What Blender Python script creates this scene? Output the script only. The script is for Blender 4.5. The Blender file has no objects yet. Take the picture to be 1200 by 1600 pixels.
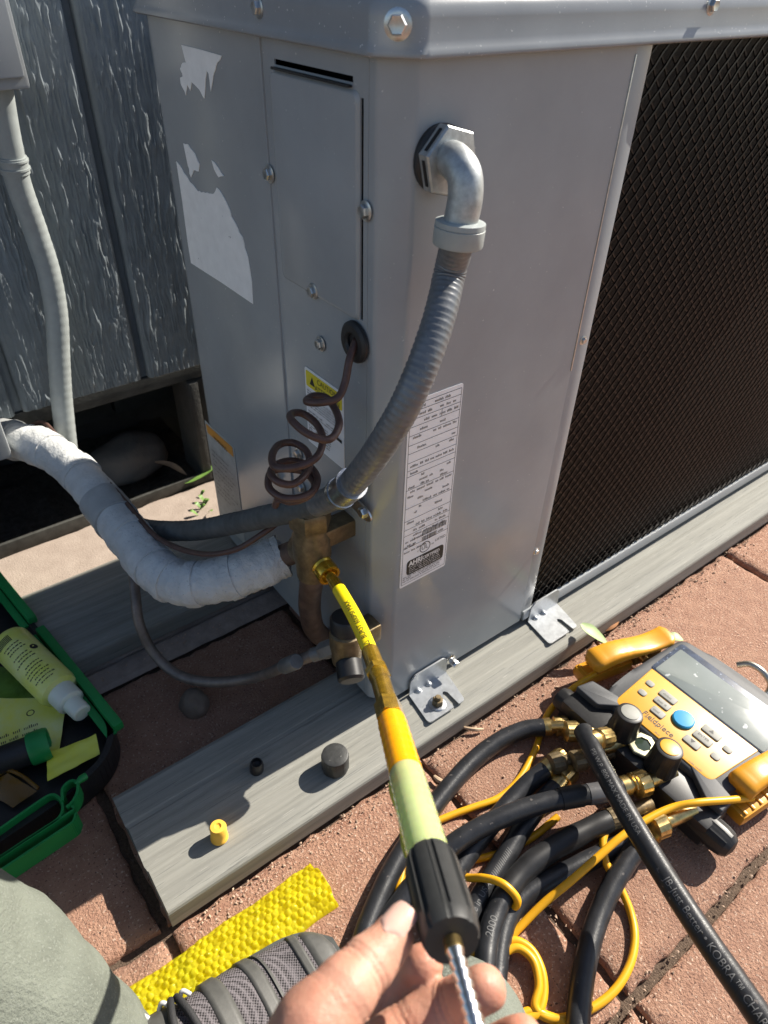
import bpy, bmesh, math, random
import numpy as np
from mathutils import Vector, Matrix, noise as mnoise

random.seed(7)
rng = np.random.default_rng(11)
V = Vector
scene = bpy.context.scene
COL = scene.collection

# ------------------------------------------------------------------ camera
CAM = V((-0.3457, -0.4451, 0.7757))
FPX = 1104.0                                   # focal length in photo pixels (1200 x 1600)
CR = V((0.7995, -0.6003, 0.0225)).normalized()
CF = V((0.4809, 0.6171, -0.6229)).normalized()
CU = CR.cross(CF).normalized()
cd = bpy.data.cameras.new('camera')
cd.sensor_fit = 'VERTICAL'; cd.sensor_height = 36.0; cd.sensor_width = 27.0
cd.lens = FPX / 1600 * 36.0
cd.clip_start = 0.01; cd.clip_end = 500
cam = bpy.data.objects.new('camera', cd); COL.objects.link(cam)
m = Matrix.Identity(4)
for i in range(3):
    m[i][0] = CR[i]; m[i][1] = CU[i]; m[i][2] = -CF[i]; m[i][3] = CAM[i]
cam.matrix_world = m
scene.camera = cam
cd.dof.use_dof = True; cd.dof.focus_distance = 0.72; cd.dof.aperture_fstop = 9.0

# ------------------------------------------------------------------ light
SUN_EL = math.radians(38.0); SUN_G = math.radians(1.6)
sd = V((-math.cos(SUN_EL) * math.cos(SUN_G), math.cos(SUN_EL) * math.sin(SUN_G), -math.sin(SUN_EL)))
world = bpy.data.worlds.new('World'); scene.world = world; world.use_nodes = True
nt = world.node_tree; nt.nodes.clear()
sky = nt.nodes.new('ShaderNodeTexSky'); sky.sky_type = 'NISHITA'; sky.sun_disc = False
sky.sun_elevation = SUN_EL; sky.sun_rotation = math.atan2(-sd.x, -sd.y)
sky.air_density = 1.0; sky.dust_density = 1.2; sky.ozone_density = 1.0
bg = nt.nodes.new('ShaderNodeBackground'); bg.inputs[1].default_value = 0.072
wo = nt.nodes.new('ShaderNodeOutputWorld')
nt.links.new(sky.outputs[0], bg.inputs[0]); nt.links.new(bg.outputs[0], wo.inputs[0])
sl = bpy.data.lights.new('sun', 'SUN'); sl.energy = 5.0; sl.angle = math.radians(0.53); sl.color = (1.0, 0.93, 0.82)
so = bpy.data.objects.new('sun', sl); COL.objects.link(so)
so.rotation_euler = sd.to_track_quat('-Z', 'Y').to_euler(); so.location = (3, -1, 3)
vs = scene.view_settings
vs.view_transform = 'Standard'; vs.look = 'None'; vs.exposure = 0.95; vs.gamma = 1.0; vs.use_curve_mapping = False

# ------------------------------------------------------------------ helpers
def px(a, b, d):
    """point seen at photo pixel (a, b), d metres along the view axis"""
    return CAM + (CF + CR * ((a - 600) / FPX) - CU * ((b - 800) / FPX)) * d
def on(a, b, ax, v):
    """point where the sight line of a pixel meets the plane axis = v"""
    d = px(a, b, 1) - CAM
    return CAM + d * ((v - CAM[ax]) / d[ax])
def proj(p):
    d = p - CAM; z = d.dot(CF)
    return 600 + FPX * d.dot(CR) / z, 800 - FPX * d.dot(CU) / z, z

def spline(pts, n=10):
    P = [V(p) for p in pts]; out = []
    P = [P[0] * 2 - P[1]] + P + [P[-1] * 2 - P[-2]]
    for i in range(1, len(P) - 2):
        a, b, c, d = P[i - 1:i + 3]
        for k in range(n):
            t = k / n
            out.append(0.5 * ((2 * b) + (c - a) * t + (2 * a - 5 * b + 4 * c - d) * t * t + (3 * b - a - 3 * c + d) * t ** 3))
    out.append(P[-2]); return out

def frames(pts):
    T = []
    for i in range(len(pts)):
        a = pts[max(i - 1, 0)]; b = pts[min(i + 1, len(pts) - 1)]
        t = (b - a); T.append(t.normalized() if t.length > 1e-9 else V((0, 0, 1)))
    n = T[0].orthogonal().normalized(); F = []
    for i, t in enumerate(T):
        if i:
            q = T[i - 1].rotation_difference(t); n = q @ n
        n = (n - t * n.dot(t)).normalized()
        F.append((t, n, t.cross(n)))
    return F

class B:
    def __init__(s): s.v = []; s.f = []
    def add(s, vs_, fs):
        o = len(s.v); s.v += [V(p) for p in vs_]; s.f += [tuple(i + o for i in q) for q in fs]; return s
    def box(s, c, d, rot=None, bev=0.0, seg=2):
        bm = bmesh.new(); bmesh.ops.create_cube(bm, size=1.0)
        for v in bm.verts: v.co = V((v.co.x * d[0], v.co.y * d[1], v.co.z * d[2]))
        if bev > 0: bmesh.ops.bevel(bm, geom=bm.edges[:], offset=bev, segments=seg, profile=0.6, affect='EDGES')
        bm.verts.index_update()
        R = rot if rot is not None else Matrix.Identity(3)
        s.add([R @ v.co + V(c) for v in bm.verts], [[v.index for v in f.verts] for f in bm.faces]); bm.free(); return s
    def tube(s, pts, rad, n=14, cap=True, fn=None):
        F = frames(pts); vs_ = []; N = len(pts)
        for i, (p, (t, a, b)) in enumerate(zip(pts, F)):
            r = rad[i] if hasattr(rad, '__len__') else rad
            for k in range(n):
                an = 2 * math.pi * k / n
                rr = r if fn is None else fn(i, an, r)
                vs_.append(p + (a * math.cos(an) + b * math.sin(an)) * rr)
        fs = [(i * n + k, i * n + (k + 1) % n, (i + 1) * n + (k + 1) % n, (i + 1) * n + k) for i in range(N - 1) for k in range(n)]
        if cap: fs += [tuple(range(n - 1, -1, -1)), tuple((N - 1) * n + k for k in range(n))]
        return s.add(vs_, fs)
    def lathe(s, prof, o, ax, n=24, fn=None):
        """prof = [(r, h)] along axis ax from origin o"""
        ax = V(ax).normalized(); a = ax.orthogonal().normalized(); b = ax.cross(a); vs_ = []
        for (r, h) in prof:
            for k in range(n):
                an = 2 * math.pi * k / n
                rr = r if fn is None else fn(r, h, an)
                vs_.append(V(o) + ax * h + (a * math.cos(an) + b * math.sin(an)) * rr)
        N = len(prof)
        fs = [(i * n + k, i * n + (k + 1) % n, (i + 1) * n + (k + 1) % n, (i + 1) * n + k) for i in range(N - 1) for k in range(n)]
        fs += [tuple(range(n - 1, -1, -1)), tuple((N - 1) * n + k for k in range(n))]
        return s.add(vs_, fs)
    def prism(s, poly, o, ex, ey, ez, h):
        """polygon in (ex, ey) at o, extruded by h along ez"""
        n = len(poly); ex = V(ex); ey = V(ey); ez = V(ez)
        lo = [V(o) + ex * p[0] + ey * p[1] for p in poly]
        vs_ = lo + [p + ez * h for p in lo]
        fs = [tuple(range(n - 1, -1, -1)), tuple(range(n, 2 * n))] + [(k, (k + 1) % n, n + (k + 1) % n, n + k) for k in range(n)]
        return s.add(vs_, fs)
    def grid(s, P):
        """P = rows of points"""
        R, Cn = len(P), len(P[0])
        return s.add([p for row in P for p in row], [(i * Cn + j, i * Cn + j + 1, (i + 1) * Cn + j + 1, (i + 1) * Cn + j) for i in range(R - 1) for j in range(Cn - 1)])

ORG = {}
def mesh_of(b, name, mat, off=V((0, 0, 0)), smooth=35):
    me = bpy.data.meshes.new(name)
    me.from_pydata([tuple(p - off) for p in b.v], [], b.f)
    bm = bmesh.new(); bm.from_mesh(me); bmesh.ops.recalc_face_normals(bm, faces=bm.faces); bm.to_mesh(me); bm.free()
    if smooth:
        for p in me.polygons: p.use_smooth = True
        me.set_sharp_from_angle(angle=math.radians(smooth))
    if mat: me.materials.append(mat)
    me.update(); return me
def obj(name, b, mat, parent=None, smooth=35, org=None, recalc=True):
    o_ = ORG[parent.name] if parent else (V(org) if org is not None else V((0, 0, 0)))
    me = mesh_of(b, name, mat, o_, smooth)
    o = bpy.data.objects.new(name, me); COL.objects.link(o)
    if parent: o.parent = parent
    else: o.location = o_
    ORG[o.name] = o_
    return o
def inst(name, me, parent, loc, rot=None):
    o = bpy.data.objects.new(name, me); COL.objects.link(o); o.parent = parent
    o.location = V(loc) - ORG[parent.name]
    if rot is not None: o.rotation_mode = 'QUATERNION'; o.rotation_quaternion = rot
    ORG[o.name] = V(loc); return o
def tag(o, label, cat, group=None, kind=None):
    if label: o['label'] = label
    if cat: o['category'] = cat
    if group: o['group'] = group
    if kind: o['kind'] = kind
    return o
def thing(name, loc, label, cat, group=None):
    o = bpy.data.objects.new(name, None); COL.objects.link(o); o.location = V(loc); o.empty_display_size = 0.02
    ORG[o.name] = V(loc); return tag(o, label, cat, group)
def structure(o): o['kind'] = 'structure'; return o
def fillet(poly, r, n=4, closed=True):
    out = []; N = len(poly)
    for i in range(N):
        p = V(poly[i]).to_2d()
        if not closed and i in (0, N - 1): out.append(tuple(p)); continue
        a = V(poly[i - 1]).to_2d(); c = V(poly[(i + 1) % N]).to_2d()
        ri = r[i] if hasattr(r, '__len__') else r
        u = (a - p); w = (c - p); q = min(ri, u.length * .49, w.length * .49)
        s_ = p + u.normalized() * q; e = p + w.normalized() * q
        for k in range(n + 1):
            t = k / n; out.append(tuple(s_ * (1 - t) ** 2 + p * 2 * t * (1 - t) + e * t * t))
    return out
def rrect(x0, y0, x1, y1, r, n=4): return fillet([(x0, y0), (x1, y0), (x1, y1), (x0, y1)], r, n)

def text_geo(s, size=1.0, align='LEFT', bold=0.0):
    c = bpy.data.curves.new('t', 'FONT'); c.body = s; c.size = size; c.align_x = align; c.resolution_u = 4; c.offset = bold
    o = bpy.data.objects.new('t', c); COL.objects.link(o)
    dg = bpy.context.evaluated_depsgraph_get(); ev = o.evaluated_get(dg); me = ev.to_mesh()
    vs_ = [v.co.copy() for v in me.vertices]; fs = [tuple(p.vertices) for p in me.polygons]
    ev.to_mesh_clear(); bpy.data.objects.remove(o); bpy.data.curves.remove(c)
    return vs_, fs
def text_on(b, s, o, ex, ey, size, align='LEFT', wide=1.0, bold=0.0):
    vs_, fs = text_geo(s, size, align, bold); ex = V(ex); ey = V(ey)
    b.add([V(o) + ex * (v.x * wide) + ey * v.y for v in vs_], fs)
def bars(b, o, ex, ey, x0, x1, y, h, fill=0.8, wmin=2, wmax=7, rnd=random):
    """one line of print too small to read: little word marks"""
    ex = V(ex); ey = V(ey); x = x0
    while x < x1 - h:
        w = min(h * rnd.uniform(wmin, wmax) * .6, x1 - x)
        if rnd.random() < fill:
            k = x
            while k < x + w - h * .3:                       # letter-sized strokes
                lw = h * rnd.uniform(.16, .30); hh = h * rnd.choice((.7, .7, 1.0))
                p = [(k, y), (k + lw, y), (k + lw, y + hh), (k, y + hh)]
                b.add([V(o) + ex * q[0] + ey * q[1] for q in p], [(0, 1, 2, 3)]); k += lw + h * .22
        x += w + h * .7

# value noise on arrays
def vnoise(x, y, seed=0):
    xi = np.floor(x).astype(int); yi = np.floor(y).astype(int); fx = x - xi; fy = y - yi
    fx = fx * fx * (3 - 2 * fx); fy = fy * fy * (3 - 2 * fy)
    def h(a, c):
        k = (a * 374761393 + c * 668265263 + seed * 1274126177) & 0xffffffff
        k = ((k ^ (k >> 13)) * 1274126177) & 0xffffffff
        return ((k ^ (k >> 16)) & 0xffff) / 65535.0
    return (h(xi, yi) * (1 - fx) + h(xi + 1, yi) * fx) * (1 - fy) + (h(xi, yi + 1) * (1 - fx) + h(xi + 1, yi + 1) * fx) * fy

# ------------------------------------------------------------------ materials
def mat(name, col, rough=0.5, metal=0.0, var=0.0, vscale=40, bump=0.0, bscale=200, bdist=0.001, spec=0.5,
        trans=0.0, sss=0.0, sssr=(1, .3, .15), coat=0.0, stretch=None, col2=None, speck=None, rvar=0.0, detail=6, alpha=1.0, ior=1.45, dent=None, rand=0.0):
    M = bpy.data.materials.new(name); M.use_nodes = True; t = M.node_tree; N = t.nodes; L = t.links
    p = N['Principled BSDF']; p.inputs['Base Color'].default_value = (*col, 1); p.inputs['Roughness'].default_value = rough
    p.inputs['Metallic'].default_value = metal; p.inputs['Specular IOR Level'].default_value = spec
    p.inputs['Transmission Weight'].default_value = trans; p.inputs['Coat Weight'].default_value = coat; p.inputs['IOR'].default_value = ior
    p.inputs['Alpha'].default_value = alpha
    if sss: p.inputs['Subsurface Weight'].default_value = sss; p.inputs['Subsurface Radius'].default_value = sssr; p.inputs['Subsurface Scale'].default_value = 0.006
    tc = N.new('ShaderNodeTexCoord'); src = tc.outputs['Object']
    if stretch:
        mp = N.new('ShaderNodeMapping'); mp.inputs['Scale'].default_value = stretch; L.new(src, mp.inputs[0]); src = mp.outputs[0]
    def nz(sc, det=detail, ro=.6):
        n = N.new('ShaderNodeTexNoise'); n.inputs['Scale'].default_value = sc; n.inputs['Detail'].default_value = det; n.inputs['Roughness'].default_value = ro
        L.new(src, n.inputs['Vector']); return n
    colout = None
    if var or col2:
        n = nz(vscale); r = N.new('ShaderNodeValToRGB'); r.color_ramp.elements[0].position = .3; r.color_ramp.elements[1].position = .72
        c2 = col2 if col2 else tuple(min(1, c * (1 + var)) for c in col); c1 = col if col2 else tuple(c * (1 - var) for c in col)
        r.color_ramp.elements[0].color = (*c1, 1); r.color_ramp.elements[1].color = (*c2, 1)
        L.new(n.outputs['Fac'], r.inputs[0]); colout = r.outputs[0]
    for sp in (speck or []):                      # (scale, threshold, colour)
        n = nz(sp[0], 2, .5); r = N.new('ShaderNodeValToRGB'); r.color_ramp.elements[0].position = sp[1]; r.color_ramp.elements[1].position = sp[1] + .04
        L.new(n.outputs['Fac'], r.inputs[0])
        mx = N.new('ShaderNodeMix'); mx.data_type = 'RGBA'; L.new(r.outputs[0], mx.inputs[0])
        if colout: L.new(colout, mx.inputs[6])
        else: mx.inputs[6].default_value = (*col, 1)
        mx.inputs[7].default_value = (*sp[2], 1); colout = mx.outputs[2]
    if rand and colout:                            # each piece a little lighter or darker
        oi = N.new('ShaderNodeObjectInfo'); mr = N.new('ShaderNodeMapRange'); mr.inputs[3].default_value = 1 - rand; mr.inputs[4].default_value = 1 + rand
        hs_ = N.new('ShaderNodeHueSaturation'); L.new(oi.outputs['Random'], mr.inputs[0]); L.new(mr.outputs[0], hs_.inputs['Value']); L.new(colout, hs_.inputs['Color']); colout = hs_.outputs[0]
    if colout: L.new(colout, p.inputs['Base Color'])
    if rvar:
        n = nz(vscale * 1.7); mr = N.new('ShaderNodeMapRange'); mr.inputs[3].default_value = max(.02, rough - rvar); mr.inputs[4].default_value = min(1, rough + rvar)
        L.new(n.outputs['Fac'], mr.inputs[0]); L.new(mr.outputs[0], p.inputs['Roughness'])
    if bump:
        n = nz(bscale); bp = N.new('ShaderNodeBump'); bp.inputs['Strength'].default_value = bump; bp.inputs['Distance'].default_value = bdist
        L.new(n.outputs['Fac'], bp.inputs['Height']); L.new(bp.outputs[0], p.inputs['Normal'])
        if dent:                                  # slow waviness of sheet metal
            n = nz(dent[0], 1, .4); b2 = N.new('ShaderNodeBump'); b2.inputs['Strength'].default_value = 1.0; b2.inputs['Distance'].default_value = dent[1]
            L.new(n.outputs['Fac'], b2.inputs['Height']); L.new(b2.outputs[0], bp.inputs['Normal'])
    return M

PAINT = mat('grey_paint', (.325, .345, .358), .22, var=.09, vscale=9, dent=(5.5, .0028), bump=.06, bscale=900, bdist=.0003, speck=[(260, .735, (.55, .55, .55))], rvar=.07)
PAINT_LID = mat('lid_paint', (.275, .292, .305), .22, var=.08, vscale=14, dent=(9, .0015), bump=.1, bscale=500, bdist=.0004, speck=[(330, .70, (.6, .6, .6))], rvar=.08)
ZINC = mat('zinc', (.55, .56, .56), .33, 1.0, var=.2, vscale=160, rvar=.12)
GALV = mat('galvanised', (.46, .48, .50), .38, .75, var=.12, vscale=120, bump=.15, bscale=300, bdist=.0005, rvar=.1)
CASTZ = mat('die_cast_fitting', (.42, .44, .44), .48, .7, var=.2, vscale=180, bump=.2, bscale=500, bdist=.0006)
BLACKP = mat('black_plastic', (.018, .018, .019), .42, var=.25, vscale=120, bump=.15, bscale=900, bdist=.0003)
RUBBER = mat('black_rubber', (.022, .022, .023), .5, var=.3, vscale=90, bump=.15, bscale=700, bdist=.0004, rvar=.1)
HOSE = mat('hose_rubber', (.020, .021, .024), .36, var=.35, vscale=60, bump=.3, bscale=420, bdist=.0006, rvar=.12, speck=[(150, .70, (.10, .09, .085))])
BRASS = mat('brass', (.66, .48, .20), .32, 1.0, var=.3, vscale=150, rvar=.12, bump=.15, bscale=500, bdist=.0004)
OLDBRASS = mat('weathered_brass', (.185, .14, .08), .48, .6, var=.35, vscale=120, bump=.3, bscale=350, bdist=.0008, rvar=.15)
COPPER = mat('tarnished_copper', (.16, .105, .08), .5, .5, var=.35, vscale=70, bump=.2, bscale=250, bdist=.0006)
LCOPPER = mat('dull_copper', (.20, .165, .145), .5, .45, var=.3, vscale=60)
WIREB = mat('brown_wire', (.085, .045, .036), .42, var=.25, vscale=120, bump=.1, bscale=300, bdist=.0004)
PVCG = mat('conduit_grey', (.33, .36, .355), .45, var=.1, vscale=60, bump=.1, bscale=300, bdist=.0004)
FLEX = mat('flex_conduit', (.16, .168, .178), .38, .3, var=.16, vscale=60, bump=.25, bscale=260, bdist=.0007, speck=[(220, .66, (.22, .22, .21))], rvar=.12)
FLEXD = mat('flex_conduit_dark', (.08, .085, .085), .6, 0, var=.3, vscale=60, bump=.2, bscale=260, bdist=.0006)  # darker, rougher version of the conduit for its rear run
INSUL = mat('pipe_wrap', (.56, .57, .565), .6, var=.14, vscale=28, bump=.8, bscale=150, bdist=.0032, speck=[(420, .68, (.30, .31, .31))], stretch=(1, 1, 1))
LUMBER = mat('plastic_lumber', (.245, .242, .215), .75, var=.22, vscale=60, bump=.6, bscale=190, bdist=.0010, stretch=(.07, 2.2, 2.2), speck=[(260, .64, (.17, .17, .155)), (420, .68, (.36, .35, .31))])
PAVER = mat('red_paver', (.28, .140, .092), .9, col2=(.43, .252, .172), vscale=75, bump=1.0, bscale=300, bdist=.0042, speck=[(300, .62, (.56, .40, .31)), (360, .64, (.11, .06, .045))], detail=9, rand=.13)
PAVER2 = mat('red_paver_worn', (.29, .155, .106), .9, col2=(.41, .24, .165), vscale=45, bump=1.0, bscale=320, bdist=.0042, speck=[(300, .63, (.54, .39, .30)), (340, .64, (.12, .065, .05))], detail=9, rand=.13)
PAVERT = mat('tan_paver', (.33, .265, .22), .9, col2=(.42, .345, .29), vscale=30, bump=.7, bscale=330, bdist=.0015, speck=[(300, .70, (.25, .19, .15))])
SAND = mat('joint_sand', (.075, .05, .035), .95, col2=(.17, .12, .085), vscale=300, bump=1.0, bscale=500, bdist=.003)
GRAVEL = mat('grit', (.42, .30, .22), .9, var=.4, vscale=50)
DARK = mat('dark_interior', (.012, .012, .012), .8)  # near-black colour stands in for shade in gaps and hollows
FOUND = mat('foundation_concrete', (.055, .055, .052), .9, var=.25, vscale=25, bump=.5, bscale=160, bdist=.003)
SIDING = mat('painted_siding', (.175, .205, .225), .7, var=.12, vscale=30, bump=.25, bscale=420, bdist=.0008)
SOIL = mat('dark_soil', (.05, .04, .03), .95, col2=(.12, .10, .08), vscale=90, bump=1, bscale=150, bdist=.006)
STONE = mat('grey_stone', (.13, .125, .12), .8, col2=(.20, .17, .15), vscale=18, bump=.5, bscale=120, bdist=.003)
ROCKR = mat('brown_stone', (.17, .13, .10), .85, var=.25, vscale=40, bump=.5, bscale=140, bdist=.002)
PAPER = mat('torn_paper', (.90, .905, .89), .75, var=.06, vscale=60, bump=.3, bscale=200, bdist=.0006, speck=[(130, .735, (.30, .32, .33))])
LABELW = mat('white_label', (.80, .805, .83), .38, var=.03, vscale=40)
PRINT = mat('black_print', (.02, .02, .02), .5)
PRINTW = mat('white_print', (.7, .7, .7), .5)
YELLOWL = mat('yellow_print', (.72, .60, .03), .45)
ORANGEL = mat('orange_print', (.62, .27, .04), .5)
SILVERL = mat('faded_label', (.40, .41, .40), .5, var=.15, vscale=60)
GAUGEY = mat('gauge_yellow', (.62, .30, .018), .38, var=.05, vscale=60, bump=.06, bscale=700, bdist=.0003)
CLAMPY = mat('clamp_yellow', (.64, .29, .02), .36, var=.08, vscale=50, bump=.1, bscale=500, bdist=.0004)
CORDY = mat('cord_yellow', (.72, .36, .012), .38, var=.08, vscale=60)
HOSEY = mat('hose_yellow', (.85, .68, .01), .3, var=.05, vscale=90, coat=.4, sss=.15, sssr=(1, .8, .1))
DYEBRASS = mat('dye_wet_brass', (.72, .42, .03), .2, .8, var=.45, vscale=140, coat=.6, rvar=.08)
CAPY = mat('cap_yellow', (.82, .47, .06), .5, var=.05, vscale=120)
GAUGEG = mat('gauge_grey', (.055, .058, .064), .55, var=.1, vscale=80, bump=.2, bscale=700, bdist=.0004)
KEYG = mat('key_grey', (.24, .24, .215), .55, var=.1, vscale=90)
KEYB = mat('key_blue', (.02, .26, .50), .32)
SCREEN = mat('lcd', (.19, .215, .21), .16, var=.10, vscale=14, speck=[(120, .70, (.48, .50, .50))], rvar=.06)
SCRFR = mat('lcd_surround', (.035, .05, .085), .25, var=.4, vscale=90, speck=[(260, .66, (.16, .2, .28))])
GREENP = mat('green_plastic', (.012, .22, .055), .42, var=.1, vscale=40, bump=.1, bscale=500, bdist=.0004)
BOTTLE = mat('bottle_label', (.66, .70, .06), .35, col2=(.74, .76, .42), vscale=16)
BOTTLEW = mat('white_plastic', (.70, .72, .62), .4, sss=.2)
LEAFLET = mat('yellow_leaflet', (.72, .70, .02), .5, col2=(.72, .74, .16), vscale=22)
LEAFLETW = mat('pale_leaflet', (.66, .70, .44), .5, col2=(.74, .70, .06), vscale=18)
AMBER = mat('amber_plastic', (.45, .22, .02), .15, trans=.7)
CLEARG = mat('green_film', (.10, .19, .03), .25, var=.4, vscale=40)
BUBBLE = mat('yellow_bubble_wrap', (.88, .84, .035), .05, var=.12, vscale=70, coat=1.0, bump=.12, bscale=220, bdist=.0010)
_t = BUBBLE.node_tree; _p = _t.nodes['Principled BSDF']; _tr = _t.nodes.new('ShaderNodeBsdfTransparent'); _tr.inputs[0].default_value = (1, .95, .16, 1)
_tl = _t.nodes.new('ShaderNodeBsdfTranslucent'); _tl.inputs[0].default_value = (1, .93, .06, 1); _m0 = _t.nodes.new('ShaderNodeMixShader'); _m0.inputs[0].default_value = .35; _m1 = _t.nodes.new('ShaderNodeMixShader'); _m1.inputs[0].default_value = .55
_t.links.new(_p.outputs[0], _m0.inputs[1]); _t.links.new(_tl.outputs[0], _m0.inputs[2]); _t.links.new(_m0.outputs[0], _m1.inputs[1]); _t.links.new(_tr.outputs[0], _m1.inputs[2])
_t.links.new(_m1.outputs[0], _t.nodes['Material Output'].inputs[0])
ORANGED = mat('orange_dye_tube', (1.0, .42, .004), .25, coat=.4, sss=.6, sssr=(1, .5, .05), var=.06, vscale=60)
CLEART = mat('clear_dye_tube', (.72, .88, .38), .15, trans=.45, coat=.5, sss=.4, sssr=(.8, 1, .3), col2=(.78, .88, .46), vscale=40)
FILM = mat('dye_film', (.62, .70, .10), .2, trans=.5)
STEEL = mat('bright_steel', (.72, .72, .70), .16, 1.0, var=.1, vscale=160)
SKIN = mat('skin', (.45, .19, .125), .46, col2=(.56, .31, .22), vscale=42, bump=.55, bscale=420, bdist=.0009, sss=.35, sssr=(1, .35, .2))
NAIL = mat('nail', (.68, .43, .35), .3, sss=.2)
TROUS = mat('grey_green_cloth', (.16, .175, .145), .92, var=.22, vscale=20, bump=1.0, bscale=300, bdist=.0026, speck=[(500, .60, (.20, .215, .185))])
SHOEM = mat('shoe_mesh', (.075, .068, .074), .8)
_t = SHOEM.node_tree; _p = _t.nodes['Principled BSDF']; _c = _t.nodes.new('ShaderNodeTexCoord'); _v = _t.nodes.new('ShaderNodeTexVoronoi'); _v.inputs['Scale'].default_value = 420; _v.inputs['Randomness'].default_value = .15
_mp = _t.nodes.new('ShaderNodeMapping'); _mp.inputs['Rotation'].default_value = (0, 0, .6); _t.links.new(_c.outputs['Object'], _mp.inputs[0]); _t.links.new(_mp.outputs[0], _v.inputs['Vector'])
_r = _t.nodes.new('ShaderNodeValToRGB'); _r.color_ramp.elements[0].color = (.012, .011, .012, 1); _r.color_ramp.elements[1].color = (.15, .135, .145, 1); _r.color_ramp.elements[0].position = .25; _r.color_ramp.elements[1].position = .6
_t.links.new(_v.outputs['Distance'], _r.inputs[0]); _t.links.new(_r.outputs[0], _p.inputs['Base Color']); _bp = _t.nodes.new('ShaderNodeBump'); _bp.inputs['Distance'].default_value = .0012; _t.links.new(_v.outputs['Distance'], _bp.inputs['Height']); _t.links.new(_bp.outputs[0], _p.inputs['Normal'])
SHOEL = mat('shoe_overlay', (.075, .075, .07), .5, var=.15, vscale=120, bump=.2, bscale=500, bdist=.0005)
LACE = mat('lace', (.025, .025, .027), .7, bump=.6, bscale=700, bdist=.0008)
SOLE = mat('sole', (.07, .075, .07), .6, var=.2, vscale=90)
LEAF = mat('green_leaf', (.10, .21, .035), .5, col2=(.20, .33, .08), vscale=60)
LEAFP = mat('pale_leaf', (.30, .42, .16), .5, col2=(.36, .46, .22), vscale=60)
CHIP = mat('wood_chip', (.50, .36, .24), .8, var=.2, vscale=90)
DRYL = mat('dry_leaf', (.26, .12, .05), .8, var=.3, vscale=60)

ZG = -0.050        # paving level
ZR = -0.012        # rail tops
XA, YA, ZA = V((1, 0, 0)), V((0, 1, 0)), V((0, 0, 1))

# ================================================================== SETTING
# ---- ground and pavers
g = B()
zz = [-30, -4, -1.5, 0.659, 1.2, 4, 30]
for i in range(len(zz) - 1):
    for (a, b_) in ((-30, -3), (-3, 3), (3, 30)):
        if zz[i] >= .659 - 1e-6 and zz[i + 1] <= 1.2 + 1e-6 and a == -3: continue
        g.add([(a, zz[i], ZG - .012), (b_, zz[i], ZG - .012), (b_, zz[i + 1], ZG - .012), (a, zz[i + 1], ZG - .012)], [(0, 1, 2, 3)])
ground = structure(obj('ground', g, SAND, smooth=0))

def paver_mesh(w, d, seed, matl, n=40, jag=.0035):
    """slab with worn, crumbled edges; origin at top centre"""
    b = B(); rows = []
    us = np.linspace(-1, 1, n)
    us = np.sign(us) * (1 - (1 - np.abs(us)) ** 1.6)
    for j, v in enumerate(us):
        row = []
        for i, u in enumerate(us):
            x = u * w / 2; y = v * d / 2
            ex = w / 2 - abs(x); ey = d / 2 - abs(y); e = min(ex, ey)
            nn = mnoise.noise(V((x * 55 + seed * 9, y * 55, seed))) ; n2 = mnoise.noise(V((x * 160, y * 160 + seed * 5, 3)))
            edge = math.exp(-e / .006)
            z = -.0055 * edge * (1 + .8 * nn + .5 * n2) + .0006 * nn + .0004 * n2
            inx = jag * (.5 + nn) * edge
            x -= math.copysign(max(0, inx), x) * (1 if ex < .02 else 0); y -= math.copysign(max(0, inx), y) * (1 if ey < .02 else 0)
            row.append(V((x, y, min(z, .0008))))
        rows.append(row)
    b.grid(rows)
    N = n; top = len(b.v)
    ring = [i for i in range(N)] + [i * N + N - 1 for i in range(1, N)] + [(N - 1) * N + i for i in range(N - 2, -1, -1)] + [i * N for i in range(N - 2, 0, -1)]
    low = [V((b.v[i].x, b.v[i].y, -.03)) for i in ring]; o = len(b.v); b.v += low; K = len(ring)
    b.f += [(ring[k], ring[(k + 1) % K], o + (k + 1) % K, o + k) for k in range(K)]
    return mesh_of(b, 'paver', matl, smooth=60)
PW, PD, GAP = .35, .342, .007
pm = [paver_mesh(PW - GAP, PD - GAP, s, PAVER if s % 2 else PAVER2) for s in range(3)]
for i in range(-5, 7):
    for j in range(-4, 2):
        cx = .019 + PW * (i + .5); cy = -.407 + PD * (j + .5)
        if cy > .12 and j > 1: continue
        o = inst('paver', pm[(i * 2 + j) % 3], ground, (cx, cy, ZG + .0006 * ((i * 7 + j * 3) % 3 - 1)))
        if (i + j) % 2: o.rotation_euler = (0, 0, math.pi)
# paler pavers along the house
tw = .35; tm = [paver_mesh(tw - .006, .168 - .005, 20 + s, PAVERT, n=26, jag=.002) for s in range(2)]
for i in range(-5, 7):
    for j in range(2):
        inst('paver', tm[(i + j) % 2], ground, (.06 + .19 * j + tw * (i + .5), .321 + .168 * (j + .5), ZG))
# pale mortar fillet between the two pavings
b = B(); P = []
for k in range(80):
    x = -1.2 + k * .03
    P.append([V((x, .2775 + .003 * mnoise.noise(V((x * 30, 0, 0))), ZG - .004)), V((x, .284, ZG + .001)), V((x, .312, ZG + .002 + .001 * mnoise.noise(V((x * 20, 3, 0))))), V((x, .3205 + .002 * mnoise.noise(V((x * 40, 1, 0))), ZG - .004))])
b.grid(P); obj('mortar_strip', b, mat('mortar', (.30, .245, .21), .9, var=.2, vscale=60, bump=.7, bscale=200, bdist=.002), ground)
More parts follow.
